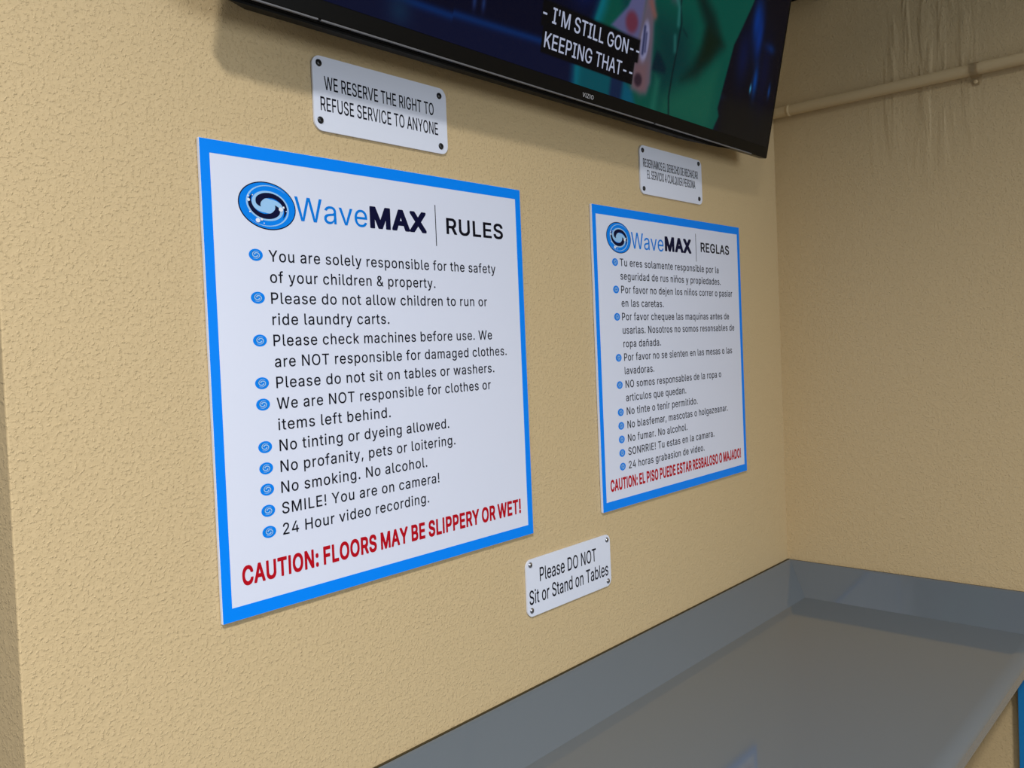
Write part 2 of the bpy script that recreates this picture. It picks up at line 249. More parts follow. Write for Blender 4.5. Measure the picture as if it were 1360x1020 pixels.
O 543;256,-11 218,-7 174,7 137,28 99,64 73,100 53,142 39,198 35,254 39,310 53,366 73,408 99,444 137,480 176,503 230,517 276,519 316,515 358,503 397,480 436,443 461,408 481,366 493,314 497,240 493,194 481,142 461,100 435,64 397,28 360,7 312,-7 276,-11;257,58 294,59 326,69 359,88 380,109 399,134 413,166 423,208 425,228 423,300 415,338 397,378 379,402 354,425 324,441 300,449 276,451 236,449 204,438 177,422 155,402 135,374 119,338 111,300 107,260 111,208 119,170 135,134 150,113 176,87 198,73 236,59
P 455;58,-4 55,2 56,510 62,513 268,511 302,505 322,497 340,487 363,468 379,454 403,412 411,368 409,306 394,264 371,232 341,208 330,201 292,187 248,181 130,180 128,-2 124,-5;130,248 242,247 280,253 310,271 325,288 339,326 339,362 335,386 321,414 313,420 302,431 276,443 252,447 130,446
S 457;210,-13 184,-11 140,-1 116,10 86,29 66,49 49,76 37,110 35,134 36,139 40,141 106,140 120,100 143,76 188,57 210,55 244,55 292,68 320,89 335,110 341,128 341,144 335,166 322,182 290,203 162,241 126,256 96,275 69,302 56,324 49,348 49,392 57,424 66,442 79,460 92,473 118,493 156,511 188,517 222,519 246,519 278,515 324,499 351,480 371,462 393,430 399,412 404,376 400,373 336,374 331,380 321,412 300,433 254,453 206,453 170,444 136,420 123,400 121,390 123,354 138,334 170,313 306,271 340,255 365,238 390,213 405,188 411,158 411,120 407,96 395,68 381,50 352,21 322,5 294,-5 232,-13
T 459;192,-4 189,2 189,444 184,447 30,448 27,452 27,508 29,512 34,513 256,513 418,512 421,508 421,452 416,447 262,446 261,0 256,-5
#plain
W 686;156,0 17,502 17,506 20,509 82,508 161,208 175,152 191,68 194,65 223,194 306,508 380,508 467,180 489,74 492,68 494,69 499,88 505,126 581,426 601,504 606,509 666,509 669,504 530,1 526,-1 460,-1 456,0 453,4 365,328 344,433 341,430 329,366 230,2 224,-1
a 389;152,-9 124,-5 98,3 75,16 52,38 35,70 31,88 31,124 38,150 65,184 104,205 148,215 240,227 264,235 275,250 275,270 271,286 266,298 256,311 238,323 220,329 186,331 160,327 136,315 120,303 102,277 98,275 44,291 43,294 51,312 56,321 78,345 104,364 138,377 170,383 216,383 256,375 296,353 321,322 335,282 335,146 337,136 336,0 278,0 277,48 274,51 269,48 252,25 224,5 196,-5;163,46 174,45 204,49 236,63 259,86 273,116 275,158 274,188 252,179 220,175 156,165 124,154 103,138 93,120 93,90 106,67 134,51
v 389;164,0 25,356 19,378 84,378 169,146 191,68 194,63 196,64 203,84 217,138 304,376 308,379 369,378 367,366 229,6 222,-1
e 404;196,-7 162,-3 130,9 90,38 61,74 43,118 35,158 35,216 45,266 74,321 108,355 136,371 158,379 192,383 220,383 242,381 274,371 310,349 334,325 349,302 363,264 370,219 371,174 368,169 98,168 101,130 118,91 150,61 188,47 230,47 254,53 276,65 292,81 308,105 363,90 346,53 312,19 268,-1 224,-7;98,222 306,221 308,224 307,238 299,268 279,298 256,318 226,329 188,329 158,320 136,305 116,282 101,250
#medium
A 510;6,-14 1,-8 1,10 186,516 190,521 196,523 282,523 290,519 376,285 477,12 477,-8 474,-13 464,-15 390,-15 384,-13 373,10 332,126 150,127 145,124 101,-6 96,-13 90,-15;177,214 301,214 255,348 240,394 237,394
E 449;50,-14 45,-6 46,519 54,523 378,523 385,516 384,442 376,437 140,436 139,304 140,300 144,299 360,299 368,295 369,222 364,216 140,214 139,74 144,71 384,70 389,64 388,-10 380,-15
G 550;252,-21 194,-13 138,11 91,52 53,110 31,180 27,208 27,288 37,356 63,418 102,469 134,495 166,513 218,527 314,527 372,509 422,475 436,461 468,418 487,362 487,342 482,336 398,336 393,340 375,380 362,397 347,412 328,425 298,437 272,441 256,441 228,435 214,429 194,419 170,399 162,391 143,362 123,306 119,272 119,236 123,204 140,154 163,118 194,90 224,75 258,67 274,67 300,71 322,79 349,94 369,114 382,134 397,172 396,184 276,185 271,188 269,194 269,262 274,268 482,269 487,268 491,262 491,166 487,140 473,96 449,58 415,24 376,0 332,-15 284,-21
I 220;54,-14 49,-6 49,516 56,523 136,522 141,514 141,-8 134,-15
L 423;50,-14 45,-6 46,518 50,522 58,523 132,523 138,518 139,292 140,72 370,70 375,64 374,-10 366,-15
O 563;248,-21 210,-17 166,-3 129,18 88,57 63,92 41,140 29,190 25,262 29,318 43,374 63,416 89,452 129,490 168,513 222,527 284,529 324,525 366,513 405,490 446,451 471,416 491,374 503,322 507,276 507,232 503,186 491,134 463,80 445,56 421,32 405,18 390,9 368,-3 350,-9 320,-17 284,-21;243,70 288,69 318,79 352,99 371,118 389,142 405,180 413,216 415,242 413,292 405,330 387,370 369,394 347,414 316,431 290,439 258,441 236,437 212,428 186,413 170,399 141,358 129,330 121,292 118,254 121,216 129,178 145,142 161,120 185,96 214,79
R 479;50,-14 46,-10 45,-4 45,514 49,522 278,521 312,515 340,505 373,482 384,471 407,438 411,430 421,388 421,310 404,262 397,252 376,225 339,200 441,12 441,-8 437,-14 343,-14 337,-8 236,181 230,183 146,183 140,182 139,178 138,-10 132,-15;140,270 236,269 278,277 296,285 306,293 319,310 325,324 329,338 329,362 325,384 311,408 305,412 296,421 284,427 246,437 140,436
S 477;202,-23 176,-21 132,-11 108,0 78,19 56,41 39,68 27,104 25,144 32,151 114,150 118,146 130,108 149,88 160,81 198,67 236,65 284,78 310,97 323,114 331,138 325,158 309,176 282,193 154,231 118,246 89,264 59,294 46,316 39,338 39,400 43,422 56,450 71,470 84,483 110,503 148,521 180,527 230,529 254,529 284,525 316,515 336,507 370,481 382,469 405,434 415,390 414,368 408,363 328,364 321,372 311,404 292,423 246,443 216,443 178,434 149,414 133,392 131,378 133,362 150,341 178,323 314,281 348,265 374,247 400,221 415,196 421,166 421,110 417,88 405,60 391,42 360,11 330,-5 302,-15 240,-23
U 547;232,-21 194,-17 148,-1 134,7 99,34 71,70 55,102 47,142 46,518 50,522 58,523 130,523 136,518 137,190 143,152 163,110 190,86 230,69 254,67 282,69 332,89 355,110 373,148 379,188 379,516 386,523 464,523 471,516 471,148 465,112 451,78 422,39 411,28 370,-1 322,-17 284,-21
V 510;194,-14 190,-10 3,494 4,518 8,522 16,523 92,523 98,518 240,114 242,112 245,118 253,146 273,212 380,516 386,522 390,523 470,523 476,518 477,500 471,480 295,-4 291,-10 284,-15
Z 468;32,-14 27,-8 28,56 288,436 284,439 30,440 25,446 26,519 34,523 407,522 411,514 411,454 409,448 149,72 150,69 154,69 408,70 413,64 412,-11 404,-15
#bold
  188
! 248;78,-29 62,-25 45,-14 31,6 27,32 27,56 31,76 43,94 62,107 80,111 118,111 134,107 151,96 165,74 169,48 169,28 165,8 152,-13 134,-25 116,-29;58,133 46,138 41,152 37,516 42,530 56,535 136,535 152,530 157,516 155,154 150,139 134,133
: 240;74,-29 60,-25 45,-16 38,-9 29,6 25,22 25,56 29,78 44,97 60,107 84,113 116,111 132,107 149,96 163,76 167,48 167,28 163,8 150,-13 132,-25 114,-29;80,245 56,251 41,262 31,276 23,308 25,336 33,360 42,371 52,379 76,387 110,387 136,381 149,372 159,358 163,350 167,328 165,292 163,282 152,265 134,251 108,245
A 532;6,-27 -6,-22 -9,-18 -11,-2 -9,18 179,530 200,535 284,535 298,530 382,303 487,20 489,-8 484,-22 464,-27 388,-27 374,-22 324,114 160,115 154,112 106,-22 92,-27;194,226 284,226 251,320 243,348 238,354 236,351
B 508;50,-25 38,-20 33,-4 33,514 38,530 54,535 284,533 334,521 346,515 378,493 399,468 409,452 421,416 423,348 419,324 411,302 398,283 383,268 396,259 419,234 437,198 443,162 443,114 439,88 427,54 407,24 360,-7 298,-23;152,84 258,83 280,87 300,96 318,113 327,132 327,146 321,160 303,180 292,190 262,203 244,205 152,204;152,312 232,311 262,317 284,329 301,348 309,370 303,392 290,405 281,414 272,419 244,425 152,424
C 562;248,-33 212,-29 176,-19 158,-13 118,9 81,42 51,86 31,132 17,188 13,246 17,318 27,364 37,392 55,428 70,451 96,481 128,507 172,527 222,539 290,541 324,537 374,523 408,505 432,485 465,448 489,398 499,358 499,340 494,326 480,321 400,321 389,324 383,330 366,374 336,405 298,425 268,429 238,425 197,404 164,371 143,332 131,284 131,230 139,188 167,134 197,104 228,87 262,80 282,81 316,91 342,109 364,133 370,142 383,176 390,183 402,185 480,185 491,182 497,176 499,150 487,104 471,70 455,46 428,19 396,-3 354,-21 312,-31
D 554;50,-27 38,-22 33,-6 33,514 38,530 54,535 240,535 284,531 342,517 390,489 408,473 438,443 463,398 485,318 487,284 485,192 471,132 444,77 425,52 384,15 336,-9 314,-15 280,-23 226,-27;152,84 230,83 270,91 308,111 339,142 351,160 357,172 369,212 373,256 371,286 365,316 352,348 329,380 307,400 288,411 250,423 226,425 152,424
E 471;50,-27 38,-22 33,-6 33,514 38,530 54,535 376,535 388,533 394,527 397,516 397,444 395,434 389,428 378,425 152,424 151,318 154,311 360,311 376,306 381,292 381,222 378,211 372,205 360,203 152,202 151,86 156,83 380,83 392,81 398,75 401,64 401,-8 399,-18 392,-25 380,-27
F 462;50,-27 38,-22 33,-6 33,514 36,527 42,533 54,535 374,535 386,533 392,527 395,516 395,444 390,430 376,425 302,425 152,424 151,306 156,303 350,303 362,301 368,295 371,284 371,214 368,203 362,197 352,195 152,194 151,-6 149,-18 143,-24 132,-27
I 242;54,-27 42,-22 37,-8 37,516 42,530 56,535 136,535 148,530 153,516 153,-8 148,-22 134,-27
J 448;166,-33 144,-31 92,-15 65,0 42,23 25,50 13,84 7,138 7,180 12,194 26,199 104,199 116,197 122,191 125,180 127,126 139,102 164,82 178,77 192,77 219,90 235,108 243,128 245,142 245,370 245,516 250,530 264,535 342,535 353,532 359,526 361,514 361,124 357,88 335,32 296,-5 274,-17 244,-27 200,-33
L 445;50,-27 38,-22 33,-6 33,514 35,526 42,533 54,535 132,535 142,533 148,527 151,514 151,316 152,84 366,83 378,81 384,75 387,64 387,-8 385,-18 378,-25 366,-27
M 680;50,-27 38,-22 33,-6 33,514 38,530 52,535 158,535 174,530 303,204 314,169 316,170 443,506 451,526 456,531 468,535 572,535 588,530 593,514 593,330 593,-6 588,-22 574,-27 496,-27 485,-24 479,-18 477,-6 479,16 478,266 365,-20 358,-25 348,-27 282,-27 268,-25 261,-18 157,250 148,266 147,-6 145,-18 139,-24 128,-27
N 575;50,-27 38,-22 33,-6 33,514 38,530 58,535 144,535 158,530 372,196 373,514 375,526 381,532 392,535 473,534 484,530 489,514 489,-6 484,-22 470,-27 382,-27 370,-25 364,-21 152,313 151,-6 149,-18 143,-24 132,-27
O 585;248,-33 210,-29 158,-13 117,10 80,45 55,80 31,132 17,190 13,262 17,318 33,382 55,428 81,464 117,498 160,523 222,539 284,541 324,537 374,523 417,498 454,463 479,428 501,382 515,322 519,276 519,232 515,186 501,126 479,80 454,45 433,24 417,10 402,1 376,-13 358,-19 320,-29 284,-33;245,82 286,81 310,89 340,107 363,130 380,154 395,188 401,216 403,242 401,292 391,332 379,358 361,382 335,406 308,421 288,427 258,429 226,421 198,405 182,391 172,381 151,350 139,320 131,276 130,254 133,216 139,188 153,154 169,132 197,104 222,89
P 497;50,-27 38,-22 33,-6 33,514 38,530 54,535 276,533 318,525 338,517 354,509 374,493 396,475 419,436 425,420 433,376 431,298 413,244 389,212 361,190 346,181 308,167 256,159 152,158 151,-6 148,-19 142,-25 132,-27;152,270 234,269 268,275 290,289 307,308 317,334 317,354 313,374 303,394 294,401 278,415 258,423 244,425 152,424
R 501;50,-27 38,-22 33,-6 33,514 38,530 54,535 278,533 320,525 348,515 362,507 391,484 415,450 421,438 433,390 433,310 421,270 413,250 389,218 359,198 357,194 451,20 453,-8 448,-22 432,-27 346,-27 332,-23 229,168 224,171 156,171 152,170 151,166 151,-6 148,-19 142,-25 132,-27;152,282 236,281 270,287 284,293 294,301 311,322 317,342 314,376 303,396 296,403 276,417 246,425 152,424
S 499;202,-35 176,-33 124,-21 96,-9 66,11 47,30 33,52 21,80 13,118 13,144 18,158 32,163 110,163 122,161 129,154 140,118 162,95 198,79 218,77 236,77 274,87 298,105 315,126 318,136 316,146 303,164 278,181 134,225 106,237 77,256 51,282 37,304 27,340 27,400 33,430 47,462 71,490 98,511 140,531 180,539 230,541 254,541 284,537 324,525 348,515 382,489 411,450 417,436 427,390 427,370 425,360 419,354 408,351 332,351 320,353 316,356 311,364 302,392 282,413 238,431 214,431 188,425 178,419 155,402 149,394 143,382 146,368 157,352 186,333 322,291 360,273 386,255 408,233 425,204 433,166 433,110 427,80 413,48 399,30 372,3 338,-15 302,-27 240,-35
T 501;184,-27 172,-22 167,-8 167,422 162,425 24,425 12,429 7,434 5,444 5,516 10,530 24,535 264,535 422,535 434,533 440,527 443,516 443,444 438,430 424,425 284,424 283,-10 278,-22 264,-27
U 569;232,-33 186,-27 140,-11 122,-1 90,23 63,58 45,94 35,142 33,512 35,526 42,533 54,535 130,535 140,533 146,527 149,514 149,192 155,154 172,121 200,95 236,81 260,79 282,81 318,95 342,117 361,150 363,162 367,188 367,514 369,526 375,532 386,535 462,535 478,530 483,514 483,148 475,104 465,78 455,60 428,25 412,11 378,-11 322,-29 284,-33
W 738;146,-27 134,-22 129,-14 -7,484 -9,494 -9,516 -4,530 10,535 88,535 104,530 192,196 194,194 284,530 300,535 388,535 402,530 491,194 492,192 495,194 501,222 577,522 582,530 596,535 676,535 690,530 695,516 695,494 693,484 561,4 555,-16 550,-23 536,-27 450,-27 434,-22 429,-14 342,305 335,288 253,-20 246,-25 236,-27
Y 524;194,-27 182,-22 177,-8 176,194 -5,484 -9,498 -9,516 -4,530 10,535 98,535 112,531 234,329 236,327 238,329 251,354 360,531 376,535 460,535 472,533 479,526 481,500 479,490 471,476 294,192 293,-6 290,-19 284,-25 274,-27
#heavy
M 700;44,-37 29,-30 23,-12 23,520 25,532 31,540 46,545 164,545 176,543 183,538 297,246 314,206 316,205 433,512 441,532 447,540 468,545 580,545 595,540 601,532 603,522 603,412 603,-12 601,-24 595,-32 580,-37 490,-37 480,-35 471,-28 467,-12 469,22 468,208 373,-28 364,-35 354,-37 272,-37 258,-33 251,-24 181,158 158,210 157,-12 155,-24 148,-33 134,-37
A 552;0,-37 -12,-33 -19,-24 -21,-8 -21,14 -19,24 165,530 172,539 188,545 288,545 300,543 307,538 390,315 497,26 499,16 499,-14 492,-31 474,-37 382,-37 367,-32 359,-20 319,98 314,104 168,105 164,104 161,100 121,-20 114,-31 98,-37;210,236 268,236 269,240 247,298 240,319 238,320 236,317
X 546;2,-37 -10,-33 -17,-24 -19,-8 -19,14 -17,24 148,260 -3,480 -7,494 -7,520 -1,538 6,543 18,545 118,545 132,541 139,534 238,386 339,534 346,541 360,545 456,545 468,543 476,537 481,522 481,496 475,476 328,262 487,30 491,16 491,-12 485,-30 478,-35 466,-37 368,-37 354,-33 245,126 236,134 119,-32 104,-37"""
CAP = 0.509
STROKE = {'regular': 0.005, 'plain': 0.0, 'caption': 0.005, 'medium': 0.015, 'bold': 0.026, 'heavy': 0.036}
GLYPHS = {}
for _line in GLYPH_SRC.split('\n'):
    if _line[0] == '#':
        _set = GLYPHS.setdefault(_line[1:], {})
        continue
    _parts = _line[2:].split(';')
    _set[_line[0]] = (int(_parts[0]) / 1000.0,
                      [[tuple(int(v) / 1000.0 for v in p.split(',')) for p in c.split(' ')] for c in _parts[1:]])


def lettering(name, s, x0, x1, z, cap, y, m, parent, style='regular', depth=0.0003, track=0.0):
    """One line of letters standing proud of a face that looks towards -y: ink from x0 to x1, baseline z,
    capital height cap, all local to the parent."""
    cu = bpy.data.curves.new(name, 'CURVE')
    cu.dimensions = '2D'
    cu.fill_mode = 'BOTH'
    cu.extrude = 0.001
    pen = 0.0
    for ch in s:
        adv, conts = GLYPHS[style][ch]
        for c in conts:
            sp = cu.splines.new('POLY')
            sp.points.add(len(c) - 1)
            for p, (gx, gy) in zip(sp.points, c):
                p.co = (gx + pen, gy, 0, 1)
            sp.use_cyclic_u = True
        pen += adv + track
    tmp = bpy.data.objects.new(name, cu)
    COL.objects.link(tmp)
    dg = bpy.context.evaluated_depsgraph_get()
    dg.update()
    me = bpy.data.meshes.new_from_object(tmp.evaluated_get(dg))
    bpy.data.objects.remove(tmp)
    bpy.data.curves.remove(cu)
    xs = [v.co.x for v in me.vertices]
    a, b = min(xs), max(xs)
    sx = (x1 - x0) / (b - a)
    w = STROKE[style]
    sz = cap / (CAP + 2 * w)
    for v in me.vertices:
        v.co = (x0 + (v.co.x - a) * sx, y - depth * (0.5 + v.co.z / 0.002), z + (v.co.y + w) * sz)
    me.name = name
    me.materials.clear()
    me.materials.append(m)
    o = bpy.data.objects.new(name, me)
    COL.objects.link(o)
    o.parent = parent
    return o

# ------------------------------------------------------------------ materials
def wall_paint(name, color, drips=False, bump=0.68, scale=1.0):
    m = mat(name, color, rough=0.55, spec=0.3)
    N, L, B = nodes_of(m)
    tc = N.new('ShaderNodeTexCoord')
    n1 = N.new('ShaderNodeTexNoise')
    n1.inputs['Scale'].default_value = 235 * scale
    n1.inputs['Detail'].default_value = 4.0
    n1.inputs['Roughness'].default_value = 0.55
    n1.inputs['Distortion'].default_value = 0.2
    n2 = N.new('ShaderNodeTexNoise')
    n2.inputs['Scale'].default_value = 85 * scale
    n2.inputs['Detail'].default_value = 2.0
    for n in (n1, n2):
        L.new(tc.outputs['Object'], n.inputs['Vector'])
    r1 = N.new('ShaderNodeMapRange')
    r1.interpolation_type = 'SMOOTHSTEP'
    r1.inputs['From Min'].default_value = 0.49
    r1.inputs['From Max'].default_value = 0.76
    L.new(n1.outputs['Fac'], r1.inputs['Value'])
    mul = N.new('ShaderNodeMath')
    mul.operation = 'MULTIPLY_ADD'
    L.new(r1.outputs['Result'], mul.inputs[0])
    mul.inputs[1].default_value = 1.0
    sc = N.new('ShaderNodeMath')
    sc.operation = 'MULTIPLY'
    sc.inputs[1].default_value = 1.2
    L.new(n2.outputs['Fac'], sc.inputs[0])
    L.new(sc.outputs[0], mul.inputs[2])
    height = mul.outputs[0]
    if drips:
        mp = N.new('ShaderNodeMapping')
        mp.inputs['Scale'].default_value = (1, 36, 4.5)
        L.new(tc.outputs['Object'], mp.inputs['Vector'])
        nd = N.new('ShaderNodeTexNoise')
        nd.inputs['Scale'].default_value = 1.0
        nd.inputs['Detail'].default_value = 2.0
        nd.inputs['Distortion'].default_value = 0.3
        L.new(mp.outputs['Vector'], nd.inputs['Vector'])
        rd = N.new('ShaderNodeMapRange')
        rd.interpolation_type = 'SMOOTHSTEP'
        rd.inputs['From Min'].default_value = 0.46
        rd.inputs['From Max'].default_value = 0.74
        rd.inputs['To Max'].default_value = 3.2
        L.new(nd.outputs['Fac'], rd.inputs['Value'])
        sep = N.new('ShaderNodeSeparateXYZ')
        L.new(tc.outputs['Object'], sep.inputs[0])
        my = N.new('ShaderNodeMapRange')      # runs sit in a band of the wall
        my.interpolation_type = 'SMOOTHSTEP'
        my.inputs['From Min'].default_value = -0.21
        my.inputs['From Max'].default_value = -0.33
        L.new(sep.outputs['Y'], my.inputs['Value'])
        my2 = N.new('ShaderNodeMapRange')
        my2.interpolation_type = 'SMOOTHSTEP'
        my2.inputs['From Min'].default_value = -0.56
        my2.inputs['From Max'].default_value = -0.42
        L.new(sep.outputs['Y'], my2.inputs['Value'])
        mz = N.new('ShaderNodeMapRange')
        mz.interpolation_type = 'SMOOTHSTEP'
        mz.inputs['From Min'].default_value = 0.0
        mz.inputs['From Max'].default_value = 0.28
        L.new(sep.outputs['Z'], mz.inputs['Value'])
        a = None
        for s in (my, my2, mz):
            q = N.new('ShaderNodeMath')
            q.operation = 'MULTIPLY'
            L.new((a or rd).outputs[0], q.inputs[0])
            L.new(s.outputs['Result'], q.inputs[1])
            a = q
        ad = N.new('ShaderNodeMath')
        L.new(height, ad.inputs[0])
        L.new(a.outputs[0], ad.inputs[1])
        height = ad.outputs[0]
    bp = N.new('ShaderNodeBump')
    bp.inputs['Strength'].default_value = bump
    bp.inputs['Distance'].default_value = 0.0012
    L.new(height, bp.inputs['Height'])
    L.new(bp.outputs['Normal'], B.inputs['Normal'])
    return m


def laminate(name, color, rough):
    m = mat(name, color, rough=rough, spec=0.5)
    N, L, B = nodes_of(m)
    tc = N.new('ShaderNodeTexCoord')
    n = N.new('ShaderNodeTexNoise')
    n.inputs['Scale'].default_value = 7.0
    n.inputs['Detail'].default_value = 4.0
    L.new(tc.outputs['Object'], n.inputs['Vector'])
    r = N.new('ShaderNodeMapRange')
    r.inputs['To Min'].default_value = rough * 0.8
    r.inputs['To Max'].default_value = rough * 1.3
    L.new(n.outputs['Fac'], r.inputs['Value'])
    L.new(r.outputs['Result'], B.inputs['Roughness'])
    return m


TAN = (0.60, 0.455, 0.252)
M_WALL = wall_paint('tan_textured_paint', TAN)
M_WALL_R = wall_paint('tan_textured_paint_with_runs', TAN, drips=True)
M_PIPE = wall_paint('tan_paint_on_pipe', TAN, bump=0.15)
M_FLOOR = mat('grey_floor', (0.10, 0.095, 0.09), 0.4)
M_CEIL = mat('ceiling_white', (0.74, 0.80, 0.90), 0.8)
M_GREY = laminate('grey_laminate', (0.125, 0.145, 0.165), 0.06)
M_BOARD = mat('white_board', (0.72, 0.76, 0.90), 0.32)
M_PLATE = mat('white_plastic', (0.74, 0.78, 0.90), 0.30)
M_BLUE = mat('sign_blue', (0.0, 0.24, 0.95), 0.35, spec=0.1)
M_LOGO_BLUE = mat('logo_blue', (0.0, 0.225, 0.85), 0.35, spec=0.1)
M_WAVE = mat('lettering_blue', (0.0, 0.20, 0.72), 0.35, spec=0.1)
M_PALE = mat('logo_pale_blue', (0.32, 0.58, 0.90), 0.35)
M_WHITE = mat('logo_white', (0.8, 0.85, 0.95), 0.35)
M_NAVY = mat('logo_navy', (0.003, 0.004, 0.034), 0.4, spec=0.08)
M_INK = mat('black_ink', (0.004, 0.004, 0.010), 0.4, spec=0.08)
M_RED = mat('red_ink', (0.46, 0.003, 0.012), 0.4, spec=0.08)
M_BLACK = mat('gloss_black_plastic', (0.004, 0.004, 0.004), 0.3, spec=0.12)
M_MATTE = mat('matte_black', (0.004, 0.004, 0.004), 0.6, spec=0.1)
M_STRIP = mat('grey_trim', (0.16, 0.16, 0.17), 0.4)
M_SCREWK = mat('black_screw', (0.008, 0.008, 0.010), 0.3)
M_SCREWS = mat('steel_screw', (0.45, 0.45, 0.48), 0.28, metal=1.0)
M_LEG = mat('blue_paint', (0.0, 0.17, 0.46), 0.4)

# ------------------------------------------------------------------ the room
XC = 1.685                 # corner of the two walls
ZF, ZC = -1.87, 2.05       # floor and ceiling


def structure(name, bm, m):
    o = mesh_obj(name, bm, m)
    o['kind'] = 'structure'
    return o


bm = bmesh.new()
add_box(bm, -0.232, XC + 0.15, 0.0, 0.40, ZF, ZC, bevel=0.002)
structure('wall_back', bm, M_WALL)
bm = bmesh.new()
add_box(bm, XC, XC + 0.15, -2.6, 0.0, ZF, ZC)
structure('wall_right', bm, M_WALL_R)
bm = bmesh.new()
add_box(bm, -4.5, XC + 0.15, -7.0, 2.5, ZF - 0.1, ZF)
structure('floor', bm, M_FLOOR)
bm = bmesh.new()
add_box(bm, -4.5, XC + 0.15, -7.0, 2.5, ZC, ZC + 0.1)
structure('ceiling', bm, M_CEIL)

# ------------------------------------------------------------------ grey counter with a raised sloped rim
ZT = -0.965                # table surface
ZS = -0.8895               # top of the splash
OFF = 0.080                # foot of the slope, out from the wall
YF = -0.612                # front face
XL = -0.215                # left end
counter = thing('folding_table', (0.8, -0.3, ZF), 'long grey laminate counter with raised sloped rim along both walls', 'table')


def local(parent, bm):
    bmesh.ops.translate(bm, verts=bm.verts[:], vec=-Vector(parent.location))
    return bm


bm = bmesh.new()           # flat top with a rolled front lip, one profile swept along x
prof = [(-OFF, ZT), (-0.560, ZT)]
for k in range(19):
    q = math.radians(90 * k / 18)
    prof.append((-0.584 - 0.028 * math.sin(q), ZT - 0.017 * (1 - math.cos(q))))
prof += [(-0.612, ZT - 0.036), (-0.610, ZT - 0.038), (-0.02, ZT - 0.038), (-0.02, ZT)]
a = [bm.verts.new((XL, y, z)) for y, z in prof]
b = [bm.verts.new((XC - OFF, y, z)) for y, z in prof]
for i in range(len(prof)):
    j = (i + 1) % len(prof)
    bm.faces.new((a[i], b[i], b[j], a[j]))
bm.faces.new(a[::-1])
bm.faces.new(b)
bmesh.ops.recalc_face_normals(bm, faces=bm.faces[:])
mesh_obj('tabletop', local(counter, bm), M_GREY, counter)

SPL = [(0.0055, ZS - 0.012), (0.0062, ZS - 0.001), (0.008, ZS), (0.011, ZS - 0.0008), (0.0145, ZS - 0.0035), (OFF, ZT), (OFF, ZT - 0.036), (0.0012, ZT - 0.036), (0.0012, ZS - 0.030)]


def splash(name, ends, mitre_first):
    """The rim's section (offset from wall, z) swept between two ends."""
    bm = bmesh.new()
    A = [bm.verts.new(ends[0](o, z)) for o, z in SPL]
    B = [bm.verts.new(ends[1](o, z)) for o, z in SPL]
    n = len(SPL)
    for i in range(n):
        j = (i + 1) % n
        bm.faces.new((A[i], B[i], B[j], A[j]))
    bm.faces.new(A)
    bm.faces.new(B[::-1])
    bmesh.ops.recalc_face_normals(bm, faces=bm.faces[:])
    return mesh_obj(name, local(counter, bm), M_GREY, counter)


splash('back_splash', (lambda o, z: (XL, -o, z), lambda o, z: (XC - o, -o, z)), False)
splash('side_splash', (lambda o, z: (XC - o, -o, z), lambda o, z: (XC - o, YF, z)), True)
M_JOINT_SHADE = mat('joint_shade', (0.055, 0.042, 0.018), 0.7, spec=0.2)
bm = bmesh.new()           # dark strip standing in for the shade in the rim-to-wall gap
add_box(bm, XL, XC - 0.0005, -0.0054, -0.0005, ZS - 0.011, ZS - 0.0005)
mesh_obj('joint_shade_strip', local(counter, bm), M_JOINT_SHADE, counter)
bm = bmesh.new()  # same dark strip for the gap's shade, along the right wall
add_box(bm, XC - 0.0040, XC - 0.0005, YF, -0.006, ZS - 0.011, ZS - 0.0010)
mesh_obj('joint_shade_strip', local(counter, bm), M_JOINT_SHADE, counter)
for x0, x1 in ((XC - 0.045, XC - 0.006), (XL + 0.02, XL + 0.055)):
    bm = bmesh.new()
    add_box(bm, x0, x1, -0.60, -0.556, ZF, ZT - 0.036, bevel=0.002)
    lg = mesh_obj('leg', local(counter, bm), M_LEG, counter)
    lg['label'] = 'blue painted leg'

# ------------------------------------------------------------------ rules signs
def ellipse(cx, cz, rx, rz, n=48, tilt=0.0):
    out = []
    for k in range(n):
        a = 2 * math.pi * k / n
        x, z = rx * math.cos(a), rz * math.sin(a)
        out.append((cx + x, cz + z - tilt * x))
    return out


def ribbon(a0, turn, f_in, f_out, n=40):
    """Closed outline of a spiral arm in the unit disc, running clockwise from angle a0 (degrees)."""
    inner, outer = [], []
    for k in range(n + 1):
        s = k / n
        t = math.radians(a0 - turn * s)
        inner.append((f_in(s) * math.cos(t), f_in(s) * math.sin(t)))
        outer.append((f_out(s) * math.cos(t), f_out(s) * math.sin(t)))
    return inner + outer[::-1]


def flat_layer(bm, pts, y, mi):
    """Thin printed layer: quads when the outline is a ribbon, else one polygon."""
    add_prism(bm, pts, y, y + 0.00012, mi)


def ribbon_layer(bm, pts, y, mi):
    n = len(pts) // 2
    inner, outer = pts[:n], pts[n:][::-1]
    vi = [bm.verts.new((x, y, z)) for x, z in inner]
    vo = [bm.verts.new((x, y, z)) for x, z in outer]
    for k in range(n - 1):
        f = bm.faces.new((vi[k], vi[k + 1], vo[k + 1], vo[k]))
        f.material_index = mi


def table(tb, x):
    for (xa, ya), (xb, yb) in zip(tb, tb[1:]):
        if x <= xb:
            return ya + (yb - ya) * (x - xa) / (xb - xa)
    return tb[-1][1]


